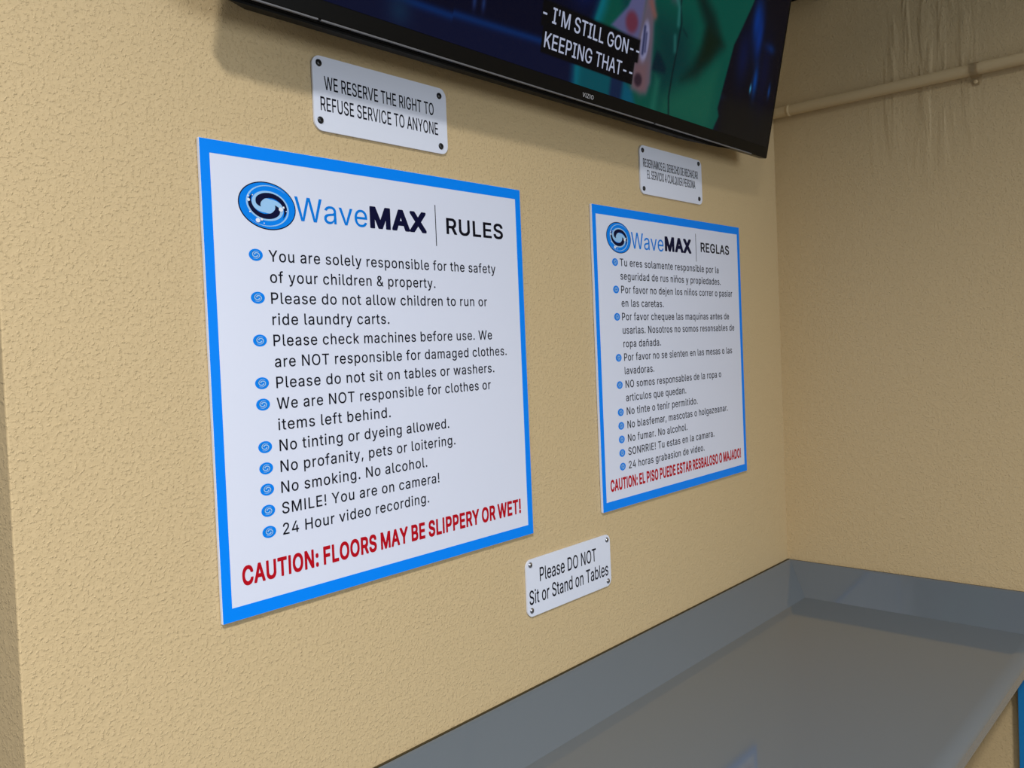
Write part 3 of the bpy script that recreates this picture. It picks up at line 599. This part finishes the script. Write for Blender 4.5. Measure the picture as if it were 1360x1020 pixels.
def swirl_logo(name, cx, cz, rx, rz, y, parent):
    bm = bmesh.new()
    tilt = 0.045

    def put(pts):
        return [(cx + rx * x, cz + rz * z - tilt * rx * x) for x, z in pts]
    circ = [(math.cos(2 * math.pi * k / 64), math.sin(2 * math.pi * k / 64)) for k in range(64)]
    flat_layer(bm, put(circ), y - 0.0002, 0)
    flat_layer(bm, put([(0.965 * x, 0.955 * z) for x, z in circ]), y - 0.0004, 1)
    d_in = [(0, .25), (60, .27), (105, .33), (150, .43), (195, .54), (235, .668)]
    d_out = [(0, .26), (20, .40), (50, .49), (105, .545), (150, .61), (195, .67), (235, .672)]
    p_in = [(-70, .10), (0, .2), (20, .38), (50, .48), (105, .535), (150, .60), (195, .675), (235, .735), (290, .835), (330, .895)]
    p_out = [(-70, .27), (-30, .38), (0, .50), (15, .545), (60, .60), (105, .625), (150, .675), (195, .735), (235, .79), (290, .87), (330, .90)]

    def arm(i, o, r):
        t0, t1 = i[0][0], i[-1][0]
        return ribbon(195 + r - t0, t1 - t0, lambda s: table(i, t0 + (t1 - t0) * s), lambda s: table(o, t0 + (t1 - t0) * s), 90)
    for r in (0, 180):
        ribbon_layer(bm, put(arm(p_in, p_out, r)), y - 0.0006, 2)
    flat_layer(bm, put([(0.30 * x, 0.31 * z) for x, z in circ]), y - 0.0007, 2)
    for r in (0, 180):
        ribbon_layer(bm, put(arm(d_in, d_out, r)), y - 0.0009, 0)
    for dx, dz, dr in ((-0.37, -0.66, 0.085), (-0.24, -0.60, 0.05), (-0.66, 0.14, 0.055), (-0.67, 0.29, 0.035), (-0.52, 0.36, 0.022),
                       (0.45, -0.07, 0.085), (0.55, 0.03, 0.04), (0.64, -0.12, 0.022), (-0.63, -0.35, 0.03), (-0.16, -0.75, 0.022)):
        flat_layer(bm, put([(dx + dr * 0.9 * x, dz + dr * 1.1 * z) for x, z in circ[::4]]), y - 0.0012, 3)
    return mesh_obj(name, bm, [M_NAVY, M_LOGO_BLUE, M_PALE, M_WHITE], parent)


def bullet_mesh():
    bm = bmesh.new()
    rx, rz = 0.0104, 0.0079
    put = lambda pts: [(rx * x, rz * z) for x, z in pts]
    circ = [(math.cos(2 * math.pi * k / 28), math.sin(2 * math.pi * k / 28)) for k in range(28)]
    flat_layer(bm, put(circ), -0.0002, 0)
    for r in (0, 180):
        ribbon_layer(bm, put(ribbon(170 + r, 300, lambda s: 0.10 + 0.55 * s, lambda s: 0.30 + 0.50 * s - 0.10 * s * s, 30)), -0.0005, 1)
        ribbon_layer(bm, put(ribbon(185 + r, 250, lambda s: 0.20 + 0.36 * s, lambda s: 0.29 + 0.40 * s, 24)), -0.0004, 2)
    me = bpy.data.meshes.new('bullet')
    bm.to_mesh(me)
    bm.free()
    for m in (M_LOGO_BLUE, M_PALE, M_NAVY):
        me.materials.append(m)
    return me


BULLET = bullet_mesh()
YB = -0.006                # front of the boards, in the sign's own frame


def rules_sign(loc, w, h, label, bx, bz, d):
    t = thing('rules_sign', loc, label, 'sign', 'rules signs on the tan wall')
    bm = bmesh.new()
    add_box(bm, 0, w, YB, -0.0006, -h, 0, bevel=0.0004, segs=1)
    mesh_obj('board', bm, M_BOARD, t)
    bm = bmesh.new()
    e = 0.0004
    add_prism(bm, [(e, -h + e), (w - e, -h + e), (w - e, -h + bz), (e, -h + bz)], YB - 0.0002, YB + 0.0001)
    add_prism(bm, [(e, -bz), (w - e, -bz), (w - e, -e), (e, -e)], YB - 0.0002, YB + 0.0001)
    add_prism(bm, [(e, -h + bz), (bx, -h + bz), (bx, -bz), (e, -bz)], YB - 0.0002, YB + 0.0001)
    add_prism(bm, [(w - bx, -h + bz), (w - e, -h + bz), (w - e, -bz), (w - bx, -bz)], YB - 0.0002, YB + 0.0001)
    mesh_obj('border', bm, M_BLUE, t)['label'] = 'blue printed border'
    lx, lz, lrx, lrz = d['logo']
    swirl_logo('logo', lx, lz, lrx, lrz, YB, t)['label'] = 'blue and navy swirl emblem'
    k = lettering('brand_name', 'Wave', *d['wave'], YB, M_WAVE, t, style='plain')
    k['label'] = 'thin blue lettering'
    k = lettering('brand_name', 'MAX', *d['max'], YB, M_NAVY, t, style='heavy', track=-0.03)
    k['label'] = 'heavy navy lettering'
    bm = bmesh.new()
    x, z0, z1 = d['divider']
    add_prism(bm, [(x - 0.0007, z0), (x + 0.0007, z0), (x + 0.0007, z1), (x - 0.0007, z1)], YB - 0.0003, YB)
    mesh_obj('divider', bm, M_INK, t)
    lettering('heading', d['title'][0], *d['title'][1:], YB, M_INK, t, style='medium')
    zt, pitch, cap = d['text']
    for i, (s, x0, x1, new) in enumerate(d['lines']):
        z = zt - pitch * i
        lettering('rule_text', s, x0, x1, z, cap, YB, M_INK, t, track=0.03)
        if new:
            b = bpy.data.objects.new('bullet', BULLET)
            COL.objects.link(b)
            b.parent = t
            b.location = (d['bullet'][0], YB, z + d['bullet'][1])
    k = lettering('caution_text', *d['caution'], YB, M_RED, t, style='bold', track=-0.02)
    k['label'] = 'bold red lettering'
    return t


EN = [('You are solely responsible for the safety', 0.0920, 0.5371, 1), ('of your children & property.', 0.0925, 0.3940, 0),
      ('Please do not allow children to run or', 0.0925, 0.5125, 1), ('ride laundry carts.', 0.0930, 0.2953, 0),
      ('Please check machines before use. We', 0.0930, 0.5215, 1), ('are NOT responsible for damaged clothes.', 0.0936, 0.5571, 0),
      ('Please do not sit on tables or washers.', 0.0942, 0.5238, 1), ('We are NOT responsible for clothes or', 0.0936, 0.5132, 1),
      ('items left behind.', 0.0942, 0.2897, 0), ('No tinting or dyeing allowed.', 0.0945, 0.4111, 1),
      ('No profanity, pets or loitering.', 0.0945, 0.4234, 1), ('No smoking. No alcohol.', 0.0941, 0.3596, 1),
      ('SMILE! You are on camera!', 0.0939, 0.3842, 1), ('24 Hour video recording.', 0.0936, 0.3602, 1)]
X2, Z2 = 0.8247, -0.0028
ES = [('Tu eres solamente responsible por la', 0.9157, 1.3347, 1), ('seguridad de rus niños y propiedades.', 0.9160, 1.3429, 0),
      ('Por favor no dejen los niños correr o pasiar', 0.9168, 1.4003, 1), ('en las caretas.', 0.9164, 1.0787, 0),
      ('Por favor chequee las maquinas antes de', 0.9163, 1.3797, 1), ('usarlas. Nosotros no somos resonsables de', 0.9170, 1.4050, 0),
      ('ropa dañada.', 0.9178, 1.0617, 0), ('Por favor no se sienten en las mesas o las', 0.9182, 1.3893, 1),
      ('lavadoras.', 0.9184, 1.0308, 0), ('NO somos responsables de la ropa o', 0.9196, 1.3292, 1),
      ('articulos que quedan.', 0.9196, 1.1616, 0), ('No tinte o tenir permitido.', 0.9204, 1.2118, 1),
      ('No blasfemar, mascotas o holgazeanar.', 0.9210, 1.3573, 1), ('No fumar. No alcohol.', 0.9208, 1.1613, 1),
      ('SONRRIE! Tu estas en la camara.', 0.9206, 1.2847, 1), ('24 horas grabasion de video.', 0.9208, 1.2357, 1)]
rules_sign((0, -0.0003, 0), 0.6096, 0.6135,
           'larger-looking nearer square blue-bordered rules sign in English, with RULES in its heading', 0.0136, 0.0175, dict(
    logo=(0.0940, -0.0770, 0.0437, 0.0317), wave=(0.1366, 0.2616, -0.0926, 0.0330), max=(0.2668, 0.3800, -0.0931, 0.0325),
    divider=(0.4005, -0.1115, -0.0463), title=('RULES', 0.4241, 0.5601, -0.0908, 0.0262),
    text=(-0.1508, 0.02815, 0.0155), lines=EN, bullet=(0.0727, 0.0080),
    caution=('CAUTION: FLOORS MAY BE SLIPPERY OR WET!', 0.0300, 0.5779, -0.5713, 0.0255)))
rules_sign((X2, -0.0003, Z2), 0.6235, 0.6120,
           'square blue-bordered rules sign in Spanish, with REGLAS in its heading, nearer the corner', 0.0125, 0.0182, dict(
    logo=(0.9150 - X2, -0.0640 - Z2, 0.0440, 0.0317), wave=(0.9605 - X2, 1.0871 - X2, -0.0828 - Z2, 0.0340),
    max=(1.0930 - X2, 1.2072 - X2, -0.0812 - Z2, 0.0325), divider=(1.2295 - X2, -0.0980 - Z2, -0.0336 - Z2),
    title=('REGLAS', 1.2518 - X2, 1.3913 - X2, -0.0745 - Z2, 0.0222), text=(-0.1215 - Z2, 0.02783, 0.0155),
    lines=[(s, a - X2, b - X2, n) for s, a, b, n in ES], bullet=(0.8985 - X2, 0.0072),
    caution=('CAUTION: EL PISO PUEDE ESTAR RESBALOSO O MAJADO!', 0.8530 - X2, 1.4175 - X2, -0.5776 - Z2, 0.0240)))

# ------------------------------------------------------------------ small notice plates
def rounded_rect(w, h, r, n=8):
    out = []
    for cx, cz, a0 in ((w - r, r, -90), (w - r, h - r, 0), (r, h - r, 90), (r, r, 180)):
        for k in range(n + 1):
            a = math.radians(a0 + 90 * k / n)
            out.append((cx + r * math.cos(a), cz + r * math.sin(a)))
    return out


def screw_mesh(m):
    bm = bmesh.new()
    r, hgt, n = 0.0052, 0.0026, 20
    rings = []
    for q in range(5):
        a = q / 5 * math.pi / 2
        rr, yy = r * math.cos(a * 0.92), -hgt * math.sin(a)
        rings.append([bm.verts.new((rr * math.cos(2 * math.pi * k / n), yy, rr * math.sin(2 * math.pi * k / n))) for k in range(n)])
    for A, B in zip(rings, rings[1:]):
        for k in range(n):
            bm.faces.new((A[k], A[(k + 1) % n], B[(k + 1) % n], B[k]))
    # flat black cross laid on the crown, painted shade of a drive recess
    bm.faces.new(rings[-1])
    for ang in (0.4, 0.4 + math.pi / 2):
        c, s = math.cos(ang), math.sin(ang)
        pts = [(-0.0018, -0.0004), (0.0018, -0.0004), (0.0018, 0.0004), (-0.0018, 0.0004)]
        vs = [bm.verts.new((c * u - s * v, -hgt - 0.00002, s * u + c * v)) for u, v in pts]
        f = bm.faces.new(vs)
        f.material_index = 1
    bmesh.ops.recalc_face_normals(bm, faces=bm.faces[:])
    me = bpy.data.meshes.new('screw')
    bm.to_mesh(me)
    bm.free()
    me.materials.append(m)
    me.materials.append(M_MATTE)
    for p in me.polygons:
        p.use_smooth = True
    return me


SCREW_K, SCREW_S = screw_mesh(M_SCREWK), screw_mesh(M_SCREWS)


def notice(x, z, w, h, label, screws, screw, lines, style='regular'):
    t = thing('notice_plate', (x, -0.0006, z), label, 'sign', 'small white notice plates')
    bm = bmesh.new()
    add_prism(bm, rounded_rect(w, h, 0.014), -0.003, 0.0)
    mesh_obj('plate', bm, M_PLATE, t)
    for i, (sx, sz) in enumerate(screws):
        s = bpy.data.objects.new('screw', screw)
        COL.objects.link(s)
        s.parent = t
        s.location = (sx - x, -0.003, sz - z)
        s.rotation_euler = (0, 0.7 * i, 0)
    for s, x0, x1, zz, cap in lines:
        lettering('notice_text', s, x0 - x, x1 - x, zz - z, cap, -0.003, M_INK, t, style=style)
    return t


notice(0.1780, 0.0385, 0.2600, 0.1055, 'white plate reading WE RESERVE THE RIGHT TO REFUSE SERVICE TO ANYONE', [(0.1894, 0.1335), (0.4228, 0.1312), (0.4225, 0.0505), (0.1882, 0.0530)], SCREW_K,
       [('WE RESERVE THE RIGHT TO', 0.1975, 0.4094, 0.0975, 0.0192), ('REFUSE SERVICE TO ANYONE', 0.1897, 0.4173, 0.0673, 0.0197)])
notice(1.0095, 0.0372, 0.2635, 0.1035, 'white plate in Spanish, RESERVAMOS EL DERECHO DE RECHAZAR, under the television by the corner', [(1.0209, 0.1300), (1.2596, 0.1320), (1.2579, 0.0500), (1.0212, 0.0486)], SCREW_K,
       [('RESERVAMOS EL DERECHO DE RECHAZAR', 1.0217, 1.2546, 0.0955, 0.0178), ('EL SERVICIO A CUALQUIER PERSONA', 1.0366, 1.2410, 0.0716, 0.0182)])
notice(0.5882, -0.7630, 0.2585, 0.1030, 'white plate with steel screws reading Please DO NOT Sit or Stand on Tables', [(0.5999, -0.6695), (0.8362, -0.6705), (0.8357, -0.7530), (0.5995, -0.7518)], SCREW_S,
       [('Please DO NOT', 0.6253, 0.7983, -0.7045, 0.0252), ('Sit or Stand on Tables', 0.5943, 0.8372, -0.7412, 0.0255)])

# ------------------------------------------------------------------ television, tilted forward from the wall
TILT = math.radians(11.85)
tv = thing('television', (0.723, -0.080, 0.158), 'large black wall-mounted television tilted down, showing captions', 'television', rot=(TILT, 0, 0))
UW, VH = 0.740, 0.845      # half width, height
bm = bmesh.new()
add_box(bm, -UW, UW, 0.0, 0.022, 0.0, VH, bevel=0.003)
mesh_obj('frame', bm, M_BLACK, tv)
bm = bmesh.new()           # rear housing: tapers towards the wall and towards the ends
f0 = [(-0.725, -0.006), (0.50, -0.006), (0.650, 0.004), (0.66, 0.10), (0.66, 0.72), (-0.725, 0.72)]
f1 = [(-0.67, -0.004), (0.42, -0.004), (0.56, 0.012), (0.60, 0.12), (0.60, 0.60), (-0.66, 0.60)]
A = [bm.verts.new((u, 0.006, v)) for u, v in f0]
B = [bm.verts.new((u, 0.047, v)) for u, v in f1]
for i in range(6):
    bm.faces.new((A[i], A[(i + 1) % 6], B[(i + 1) % 6], B[i]))
bm.faces.new(A[::-1])
bm.faces.new(B)
bmesh.ops.recalc_face_normals(bm, faces=bm.faces[:])
bmesh.ops.bevel(bm, geom=bm.edges[:], offset=0.004, segments=2, affect='EDGES')
mesh_obj('back_housing', bm, M_MATTE, tv)
bm = bmesh.new()           # bracket between the housing and the wall
for u in (-0.25, 0.25):
    add_box(bm, u - 0.02, u + 0.02, 0.0475, 0.070, 0.10, 0.58, bevel=0.002)
for v in (0.30, 0.42):
    add_box(bm, -0.36, 0.36, 0.0705, 0.095 + (v - 0.30) * 0.15, v - 0.02, v + 0.02, bevel=0.002)
mesh_obj('wall_bracket', bm, M_MATTE, tv)
for u0, u1 in ((-0.70, -0.588), (-0.583, 0.222), (0.229, 0.655)):
    bm = bmesh.new()
    add_box(bm, u0, u1, -0.0010, 0.004, -0.0004, 0.0017, bevel=0.0003, segs=1)
    mesh_obj('trim_strip', bm, M_STRIP, tv)

# picture on the screen, as colours that the panel gives off
def smooth(e0, e1, x):
    t = min(1.0, max(0.0, (x - e0) / (e1 - e0)))
    return t * t * (3 - 2 * t)


def poly_sd(pts, x, y):
    """Signed distance to a polygon, negative inside."""
    d, s = 1e9, 1.0
    n = len(pts)
    j = n - 1
    for i in range(n):
        ex, ey = pts[j][0] - pts[i][0], pts[j][1] - pts[i][1]
        wx, wy = x - pts[i][0], y - pts[i][1]
        k = max(0.0, min(1.0, (wx * ex + wy * ey) / (ex * ex + ey * ey)))
        bx, by = wx - ex * k, wy - ey * k
        d = min(d, bx * bx + by * by)
        c1, c2, c3 = y >= pts[i][1], y < pts[j][1], ex * wy > ey * wx
        if (c1 and c2 and c3) or (not c1 and not c2 and not c3):
            s = -s
        j = i
    return s * math.sqrt(d)


def seg_d(a, b, x, y):
    ex, ey = b[0] - a[0], b[1] - a[1]
    k = max(0.0, min(1.0, ((x - a[0]) * ex + (y - a[1]) * ey) / (ex * ex + ey * ey)))
    return math.hypot(x - a[0] - k * ex, y - a[1] - k * ey)


def P(*a):
    return a


SHAPES = [   # (kind, points, softness, colour, strength)
    ('poly', [(0.001, 0.179), (0.02, 0.26), (0.06, 0.36), (0.55, 0.50), (0.60, 0.42), (0.553, 0.313), (0.508, 0.233), (0.496, 0.214), (0.473, 0.112),
              (0.464, 0.072), (0.474, 0.057), (0.462, 0.035), (0.452, 0.015), (-0.042, 0.015), (-0.050, 0.054), (-0.011, 0.142)], 0.004, (0, 72, 60), 1),
    ('poly', [(0.001, 0.179), (0.02, 0.26), (0.03, 0.26), (0.015, 0.17), (-0.03, 0.06), (-0.03, 0.015), (-0.05, 0.015), (-0.052, 0.054), (-0.011, 0.142)], 0.02, (0, 105, 128), 1),
    ('poly', [(-0.035, 0.10), (0.06, 0.09), (0.08, 0.0), (-0.04, 0.0)], 0.02, (0, 72, 86), 0.9),
    ('poly', [(0.060, 0.10), (0.102, 0.085), (0.104, 0.0), (0.060, 0.0)], 0.008, (14, 26, 62), 0.9),
    ('poly', [(0.100, 0.06), (0.13, 0.05), (0.16, 0.0), (0.098, 0.0)], 0.01, (0, 76, 104), 0.9),
    ('poly', [(0.045, 0.30), (0.10, 0.22), (0.075, 0.18), (0.03, 0.30)], 0.02, (4, 40, 56), 0.7),
    ('poly', [(0.18, 0.20), (0.30, 0.20), (0.34, 0.12), (0.24, 0.05), (0.19, 0.09)], 0.05, (0, 46, 48), 0.9),
    ('poly', [(0.30, 0.34), (0.36, 0.272), (0.399, 0.252), (0.437, 0.215), (0.455, 0.201), (0.41, 0.163), (0.36, 0.114), (0.30, 0.100), (0.335, 0.135), (0.362, 0.183), (0.366, 0.222), (0.32, 0.265)], 0.02, (2, 30, 26), 0.95),
    ('poly', [(0.38, 0.22), (0.43, 0.205), (0.40, 0.165), (0.365, 0.15)], 0.02, (6, 26, 12), 0.9),
    ('poly', [(0.24, 0.055), (0.33, 0.095), (0.44, 0.15), (0.44, 0.05), (0.42, 0.02), (0.24, 0.02)], 0.03, (18, 84, 66), 0.8),
    ('poly', [(0.205, 0.09), (0.222, 0.085), (0.22, 0.02), (0.20, 0.02)], 0.012, (28, 96, 80), 0.7),
    ('poly', [(0.186, 0.097), (0.198, 0.136), (0.212, 0.132), (0.239, 0.110), (0.236, 0.100)], 0.006, (0, 28, 40), 0.95),
    ('poly', [(0.222, 0.26), (0.265, 0.27), (0.25, 0.235), (0.228, 0.235)], 0.012, (66, 70, 76), 0.8),
    ('line', [(0.256, 0.30), (0.262, 0.235), (0.273, 0.206), (0.269, 0.147), (0.264, 0.103), (0.262, 0.06), (0.272, 0.020)], 0.0028, (0, 20, 26), 0.9),
    ('line', [(0.246, 0.245), (0.258, 0.232), (0.262, 0.200)], 0.006, (40, 104, 100), 0.8),
    ('line', [(0.256, 0.175), (0.262, 0.150)], 0.006, (34, 96, 92), 0.8),
    ('line', [(0.281, 0.196), (0.300, 0.186)], 0.003, (0, 34, 38), 0.7),
    # hand, paper cone and lower hand
    ('poly', [(0.040, 0.146), (0.085, 0.19), (0.110, 0.24), (0.140, 0.24), (0.140, 0.128), (0.105, 0.136)], 0.005, (84, 84, 124), 1),
    ('ell', [(0.103, 0.166), (0.020, 0.019)], 0.4, (96, 44, 62), 1),
    ('poly', [(0.140, 0.24), (0.166, 0.24), (0.182, 0.15), (0.190, 0.072), (0.178, 0.050), (0.130, 0.050), (0.122, 0.085), (0.132, 0.150)], 0.009, (92, 82, 96), 1),
    ('ell', [(0.153, 0.142), (0.014, 0.038)], 0.25, (132, 132, 168), 0.95),
    ('line', [(0.148, 0.168), (0.150, 0.120)], 0.004, (24, 30, 66), 0.9),
    ('line', [(0.156, 0.158), (0.158, 0.125)], 0.003, (24, 30, 66), 0.7),
    ('poly', [(0.130, 0.100), (0.172, 0.105), (0.180, 0.056), (0.160, 0.046), (0.128, 0.056)], 0.014, (104, 78, 84), 0.9),
    ('ell', [(0.147, 0.070), (0.013, 0.012)], 0.4, (40, 26, 38), 0.9),
    ('line', [(0.158, 0.216), (0.176, 0.196)], 0.009, (118, 78, 74), 0.9),
    # caption boxes
    ('poly', [(-0.153, 0.142), (0.139, 0.142), (0.139, 0.0985), (-0.153, 0.0985)], 0.0015, (2, 2, 4), 1),
    ('poly', [(-0.146, 0.101), (0.128, 0.101), (0.128, 0.057), (-0.146, 0.057)], 0.0015, (2, 2, 4), 1),
]


def picture(u, v):
    # backdrop: navy stage light on the left, black with blue glints on the right
    g = smooth(0.42, 0.52, u)
    c = [1 + 6 * g, 3 + 2 * g, 28 - 13 * g]
    line_v = 0.059 + (u + 0.456) * 0.038 if u > -0.353 else 0.059 + (u + 0.353) * 0.01
    below = smooth(0.012, -0.002, v - line_v) * (1 - g)
    c = [a + (b - a) * below for a, b in zip(c, (5, 11, 42))]
    st = math.exp(-((v - line_v - 0.004) / 0.006) ** 2) * (1 - g) * smooth(-0.62, -0.48, u)
    c = [a + (b - a) * 0.75 * st for a, b in zip(c, (0, 44, 104))]
    low = smooth(0.13, 0.08, v) * g
    c = [a + (b - a) * low for a, b in zip(c, (16, 15, 14))]
    for (x, y, rx, ry, col) in ((0.585, 0.285, 0.022, 0.05, (0, 46, 120)), (0.606, 0.255, 0.018, 0.05, (0, 42, 116)), (0.664, 0.243, 0.022, 0.010, (0, 60, 130)),
                                (0.618, 0.160, 0.012, 0.034, (0, 64, 140)), (0.600, 0.140, 0.004, 0.010, (60, 150, 190)), (0.693, 0.152, 0.006, 0.016, (10, 60, 120)),
                                (0.545, 0.20, 0.03, 0.06, (4, 14, 52)), (0.655, 0.19, 0.03, 0.08, (6, 10, 40)), (-0.455, 0.045, 0.022, 0.02, (10, 34, 62)),
                                (-0.31, 0.095, 0.004, 0.012, (24, 44, 90)), (-0.29, 0.097, 0.004, 0.012, (24, 44, 90)), (-0.05, 0.20, 0.04, 0.04, (4, 24, 84))):
        w = math.exp(-((u - x) / rx) ** 2 - ((v - y) / ry) ** 2)
        c = [a + (b - a) * w for a, b in zip(c, col)]
    return c


def shade(u, v, boxes):
    c = picture(u, v)
    for i, (kind, pts, soft, col, k) in enumerate(SHAPES):
        x0, x1, y0, y1 = boxes[i]
        if u < x0 or u > x1 or v < y0 or v > y1:
            continue
        if kind == 'poly':
            w = smooth(soft, -soft, poly_sd(pts, u, v))
        elif kind == 'ell':
            q = math.hypot((u - pts[0][0]) / pts[1][0], (v - pts[0][1]) / pts[1][1])
            w = smooth(1 + soft, 1 - soft, q)
        else:
            w = math.exp(-(min(seg_d(a, b, u, v) for a, b in zip(pts, pts[1:])) / soft) ** 2)
        w *= k
        if w > 0:
            c = [a + (b - a) * w for a, b in zip(c, col)]
    return lin(*c)


boxes = []
for kind, pts, soft, col, k in SHAPES:
    if kind == 'ell':
        (cx, cy), (rx, ry) = pts
        boxes.append((cx - 2 * rx, cx + 2 * rx, cy - 2 * ry, cy + 2 * ry))
    else:
        q = soft * (3 if kind == 'line' else 1.1)
        boxes.append((min(p[0] for p in pts) - q, max(p[0] for p in pts) + q, min(p[1] for p in pts) - q, max(p[1] for p in pts) + q))
US = [-0.722 + 1.451 * i / 480 for i in range(481)]
VS = [0.0255 + 0.0030 * i for i in range(112)] + [0.40, 0.45, 0.50, 0.56, 0.62, 0.68, 0.74, 0.79, 0.828]
verts = [(u, -0.0006, v) for v in VS for u in US]
nu = len(US)
faces = [(r * nu + k, r * nu + k + 1, (r + 1) * nu + k + 1, (r + 1) * nu + k) for r in range(len(VS) - 1) for k in range(nu - 1)]
me = bpy.data.meshes.new('screen')
me.from_pydata(verts, [], faces)
ca = me.color_attributes.new('picture', 'FLOAT_COLOR', 'POINT')
flat = []
for v in VS:
    for u in US:
        flat.extend(shade(u, v, boxes))
ca.data.foreach_set('color', flat)
M_SCREEN = mat('lit_screen', (0.003, 0.003, 0.004), 0.2, spec=0.08)
N, L, Bn = nodes_of(M_SCREEN)
at = N.new('ShaderNodeAttribute')
at.attribute_name = 'picture'
L.new(at.outputs['Color'], Bn.inputs['Emission Color'])
Bn.inputs['Emission Strength'].default_value = 0.85
me.materials.append(M_SCREEN)
scr = bpy.data.objects.new('screen', me)
COL.objects.link(scr)
scr.parent = tv
M_CAPTION = mat('caption_white', (0.02, 0.02, 0.02), 0.3)
N, L, Bn = nodes_of(M_CAPTION)
Bn.inputs['Emission Color'].default_value = lin(158, 166, 190)
Bn.inputs['Emission Strength'].default_value = 1.0
M_BADGE = mat('badge_silver', (0.5, 0.5, 0.52), 0.35)
lettering('caption_text', "- I'M STILL GON--", -0.150, 0.139, 0.1085, 0.0255, -0.0008, M_CAPTION, tv, style='caption')
lettering('caption_text', 'KEEPING THAT--', -0.139, 0.125, 0.0668, 0.0252, -0.0008, M_CAPTION, tv, style='caption')
lettering('brand_badge', 'VIZIO', -0.018, 0.015, 0.0085, 0.0075, -0.0002, M_BADGE, tv, track=0.04)

# ------------------------------------------------------------------ conduit along the right wall
ZP, RP = 0.3185, 0.0135
pipe = thing('conduit', (XC, 0.0, ZP), 'thin tan painted conduit running along the right wall', 'pipe')
bm = bmesh.new()
add_tube(bm, [(-RP - 0.001, -0.003, 0), (-RP - 0.001, -0.3, 0), (-RP - 0.001, -0.9, 0), (-RP - 0.001, -1.7, 0)], RP, 24, caps=False)
mesh_obj('pipe', bm, M_PIPE, pipe, smooth=True)
bm = bmesh.new()           # coupling near the corner
add_tube(bm, [(-RP - 0.001, -0.046, 0), (-RP - 0.001, -0.0465, 0), (-RP - 0.001, -0.0535, 0), (-RP - 0.001, -0.054, 0)], [RP, RP + 0.0012, RP + 0.0012, RP], 24)
mesh_obj('coupling', bm, M_PIPE, pipe, smooth=True)
for yc in (-0.495, -1.35):
    bm = bmesh.new()       # one-hole strap: a bent band over the pipe and a tab with a screw below
    band = []
    for k in range(13):
        a = math.radians(-90 + 180 * k / 12)
        band.append((-RP - 0.001 - (RP + 0.0018) * math.cos(a), (RP + 0.0018) * math.sin(a)))
    band = [(-0.002, -0.034), (-0.0045, -0.018)] + band + [(-0.002, RP + 0.004)]
    w = 0.008
    a = [bm.verts.new((x, yc - w, z)) for x, z in band]
    b = [bm.verts.new((x, yc + w, z)) for x, z in band]
    for i in range(len(band) - 1):
        bm.faces.new((a[i], b[i], b[i + 1], a[i + 1]))
    r = bmesh.ops.solidify(bm, geom=bm.faces[:], thickness=-0.0016)
    st = mesh_obj('strap', bm, M_PIPE, pipe)
    bm = bmesh.new()
    bmesh.ops.create_uvsphere(bm, u_segments=14, v_segments=8, radius=0.005)
    bmesh.ops.scale(bm, vec=(0.6, 1, 1), verts=bm.verts[:])
    bmesh.ops.translate(bm, vec=(-0.004, yc, -0.026), verts=bm.verts[:])
    mesh_obj('screw', bm, M_PIPE, st, smooth=True)

# ------------------------------------------------------------------ black box high in the corner
box = thing('corner_box', (XC - 0.03, -0.10, 0.604), 'black box mounted high on the right wall beside the television', 'box')
bm = bmesh.new()
add_box(bm, -0.030, 0.0292, -0.07, 0.088, 0.0, 0.22, bevel=0.004)
mesh_obj('case', bm, M_MATTE, box)
bm = bmesh.new()
for k in range(9):
    add_box(bm, -0.0335, -0.0302, -0.055, 0.073, 0.02 + 0.02 * k, 0.032 + 0.02 * k, bevel=0.001, segs=1)
mesh_obj('grille', bm, M_BLACK, box)
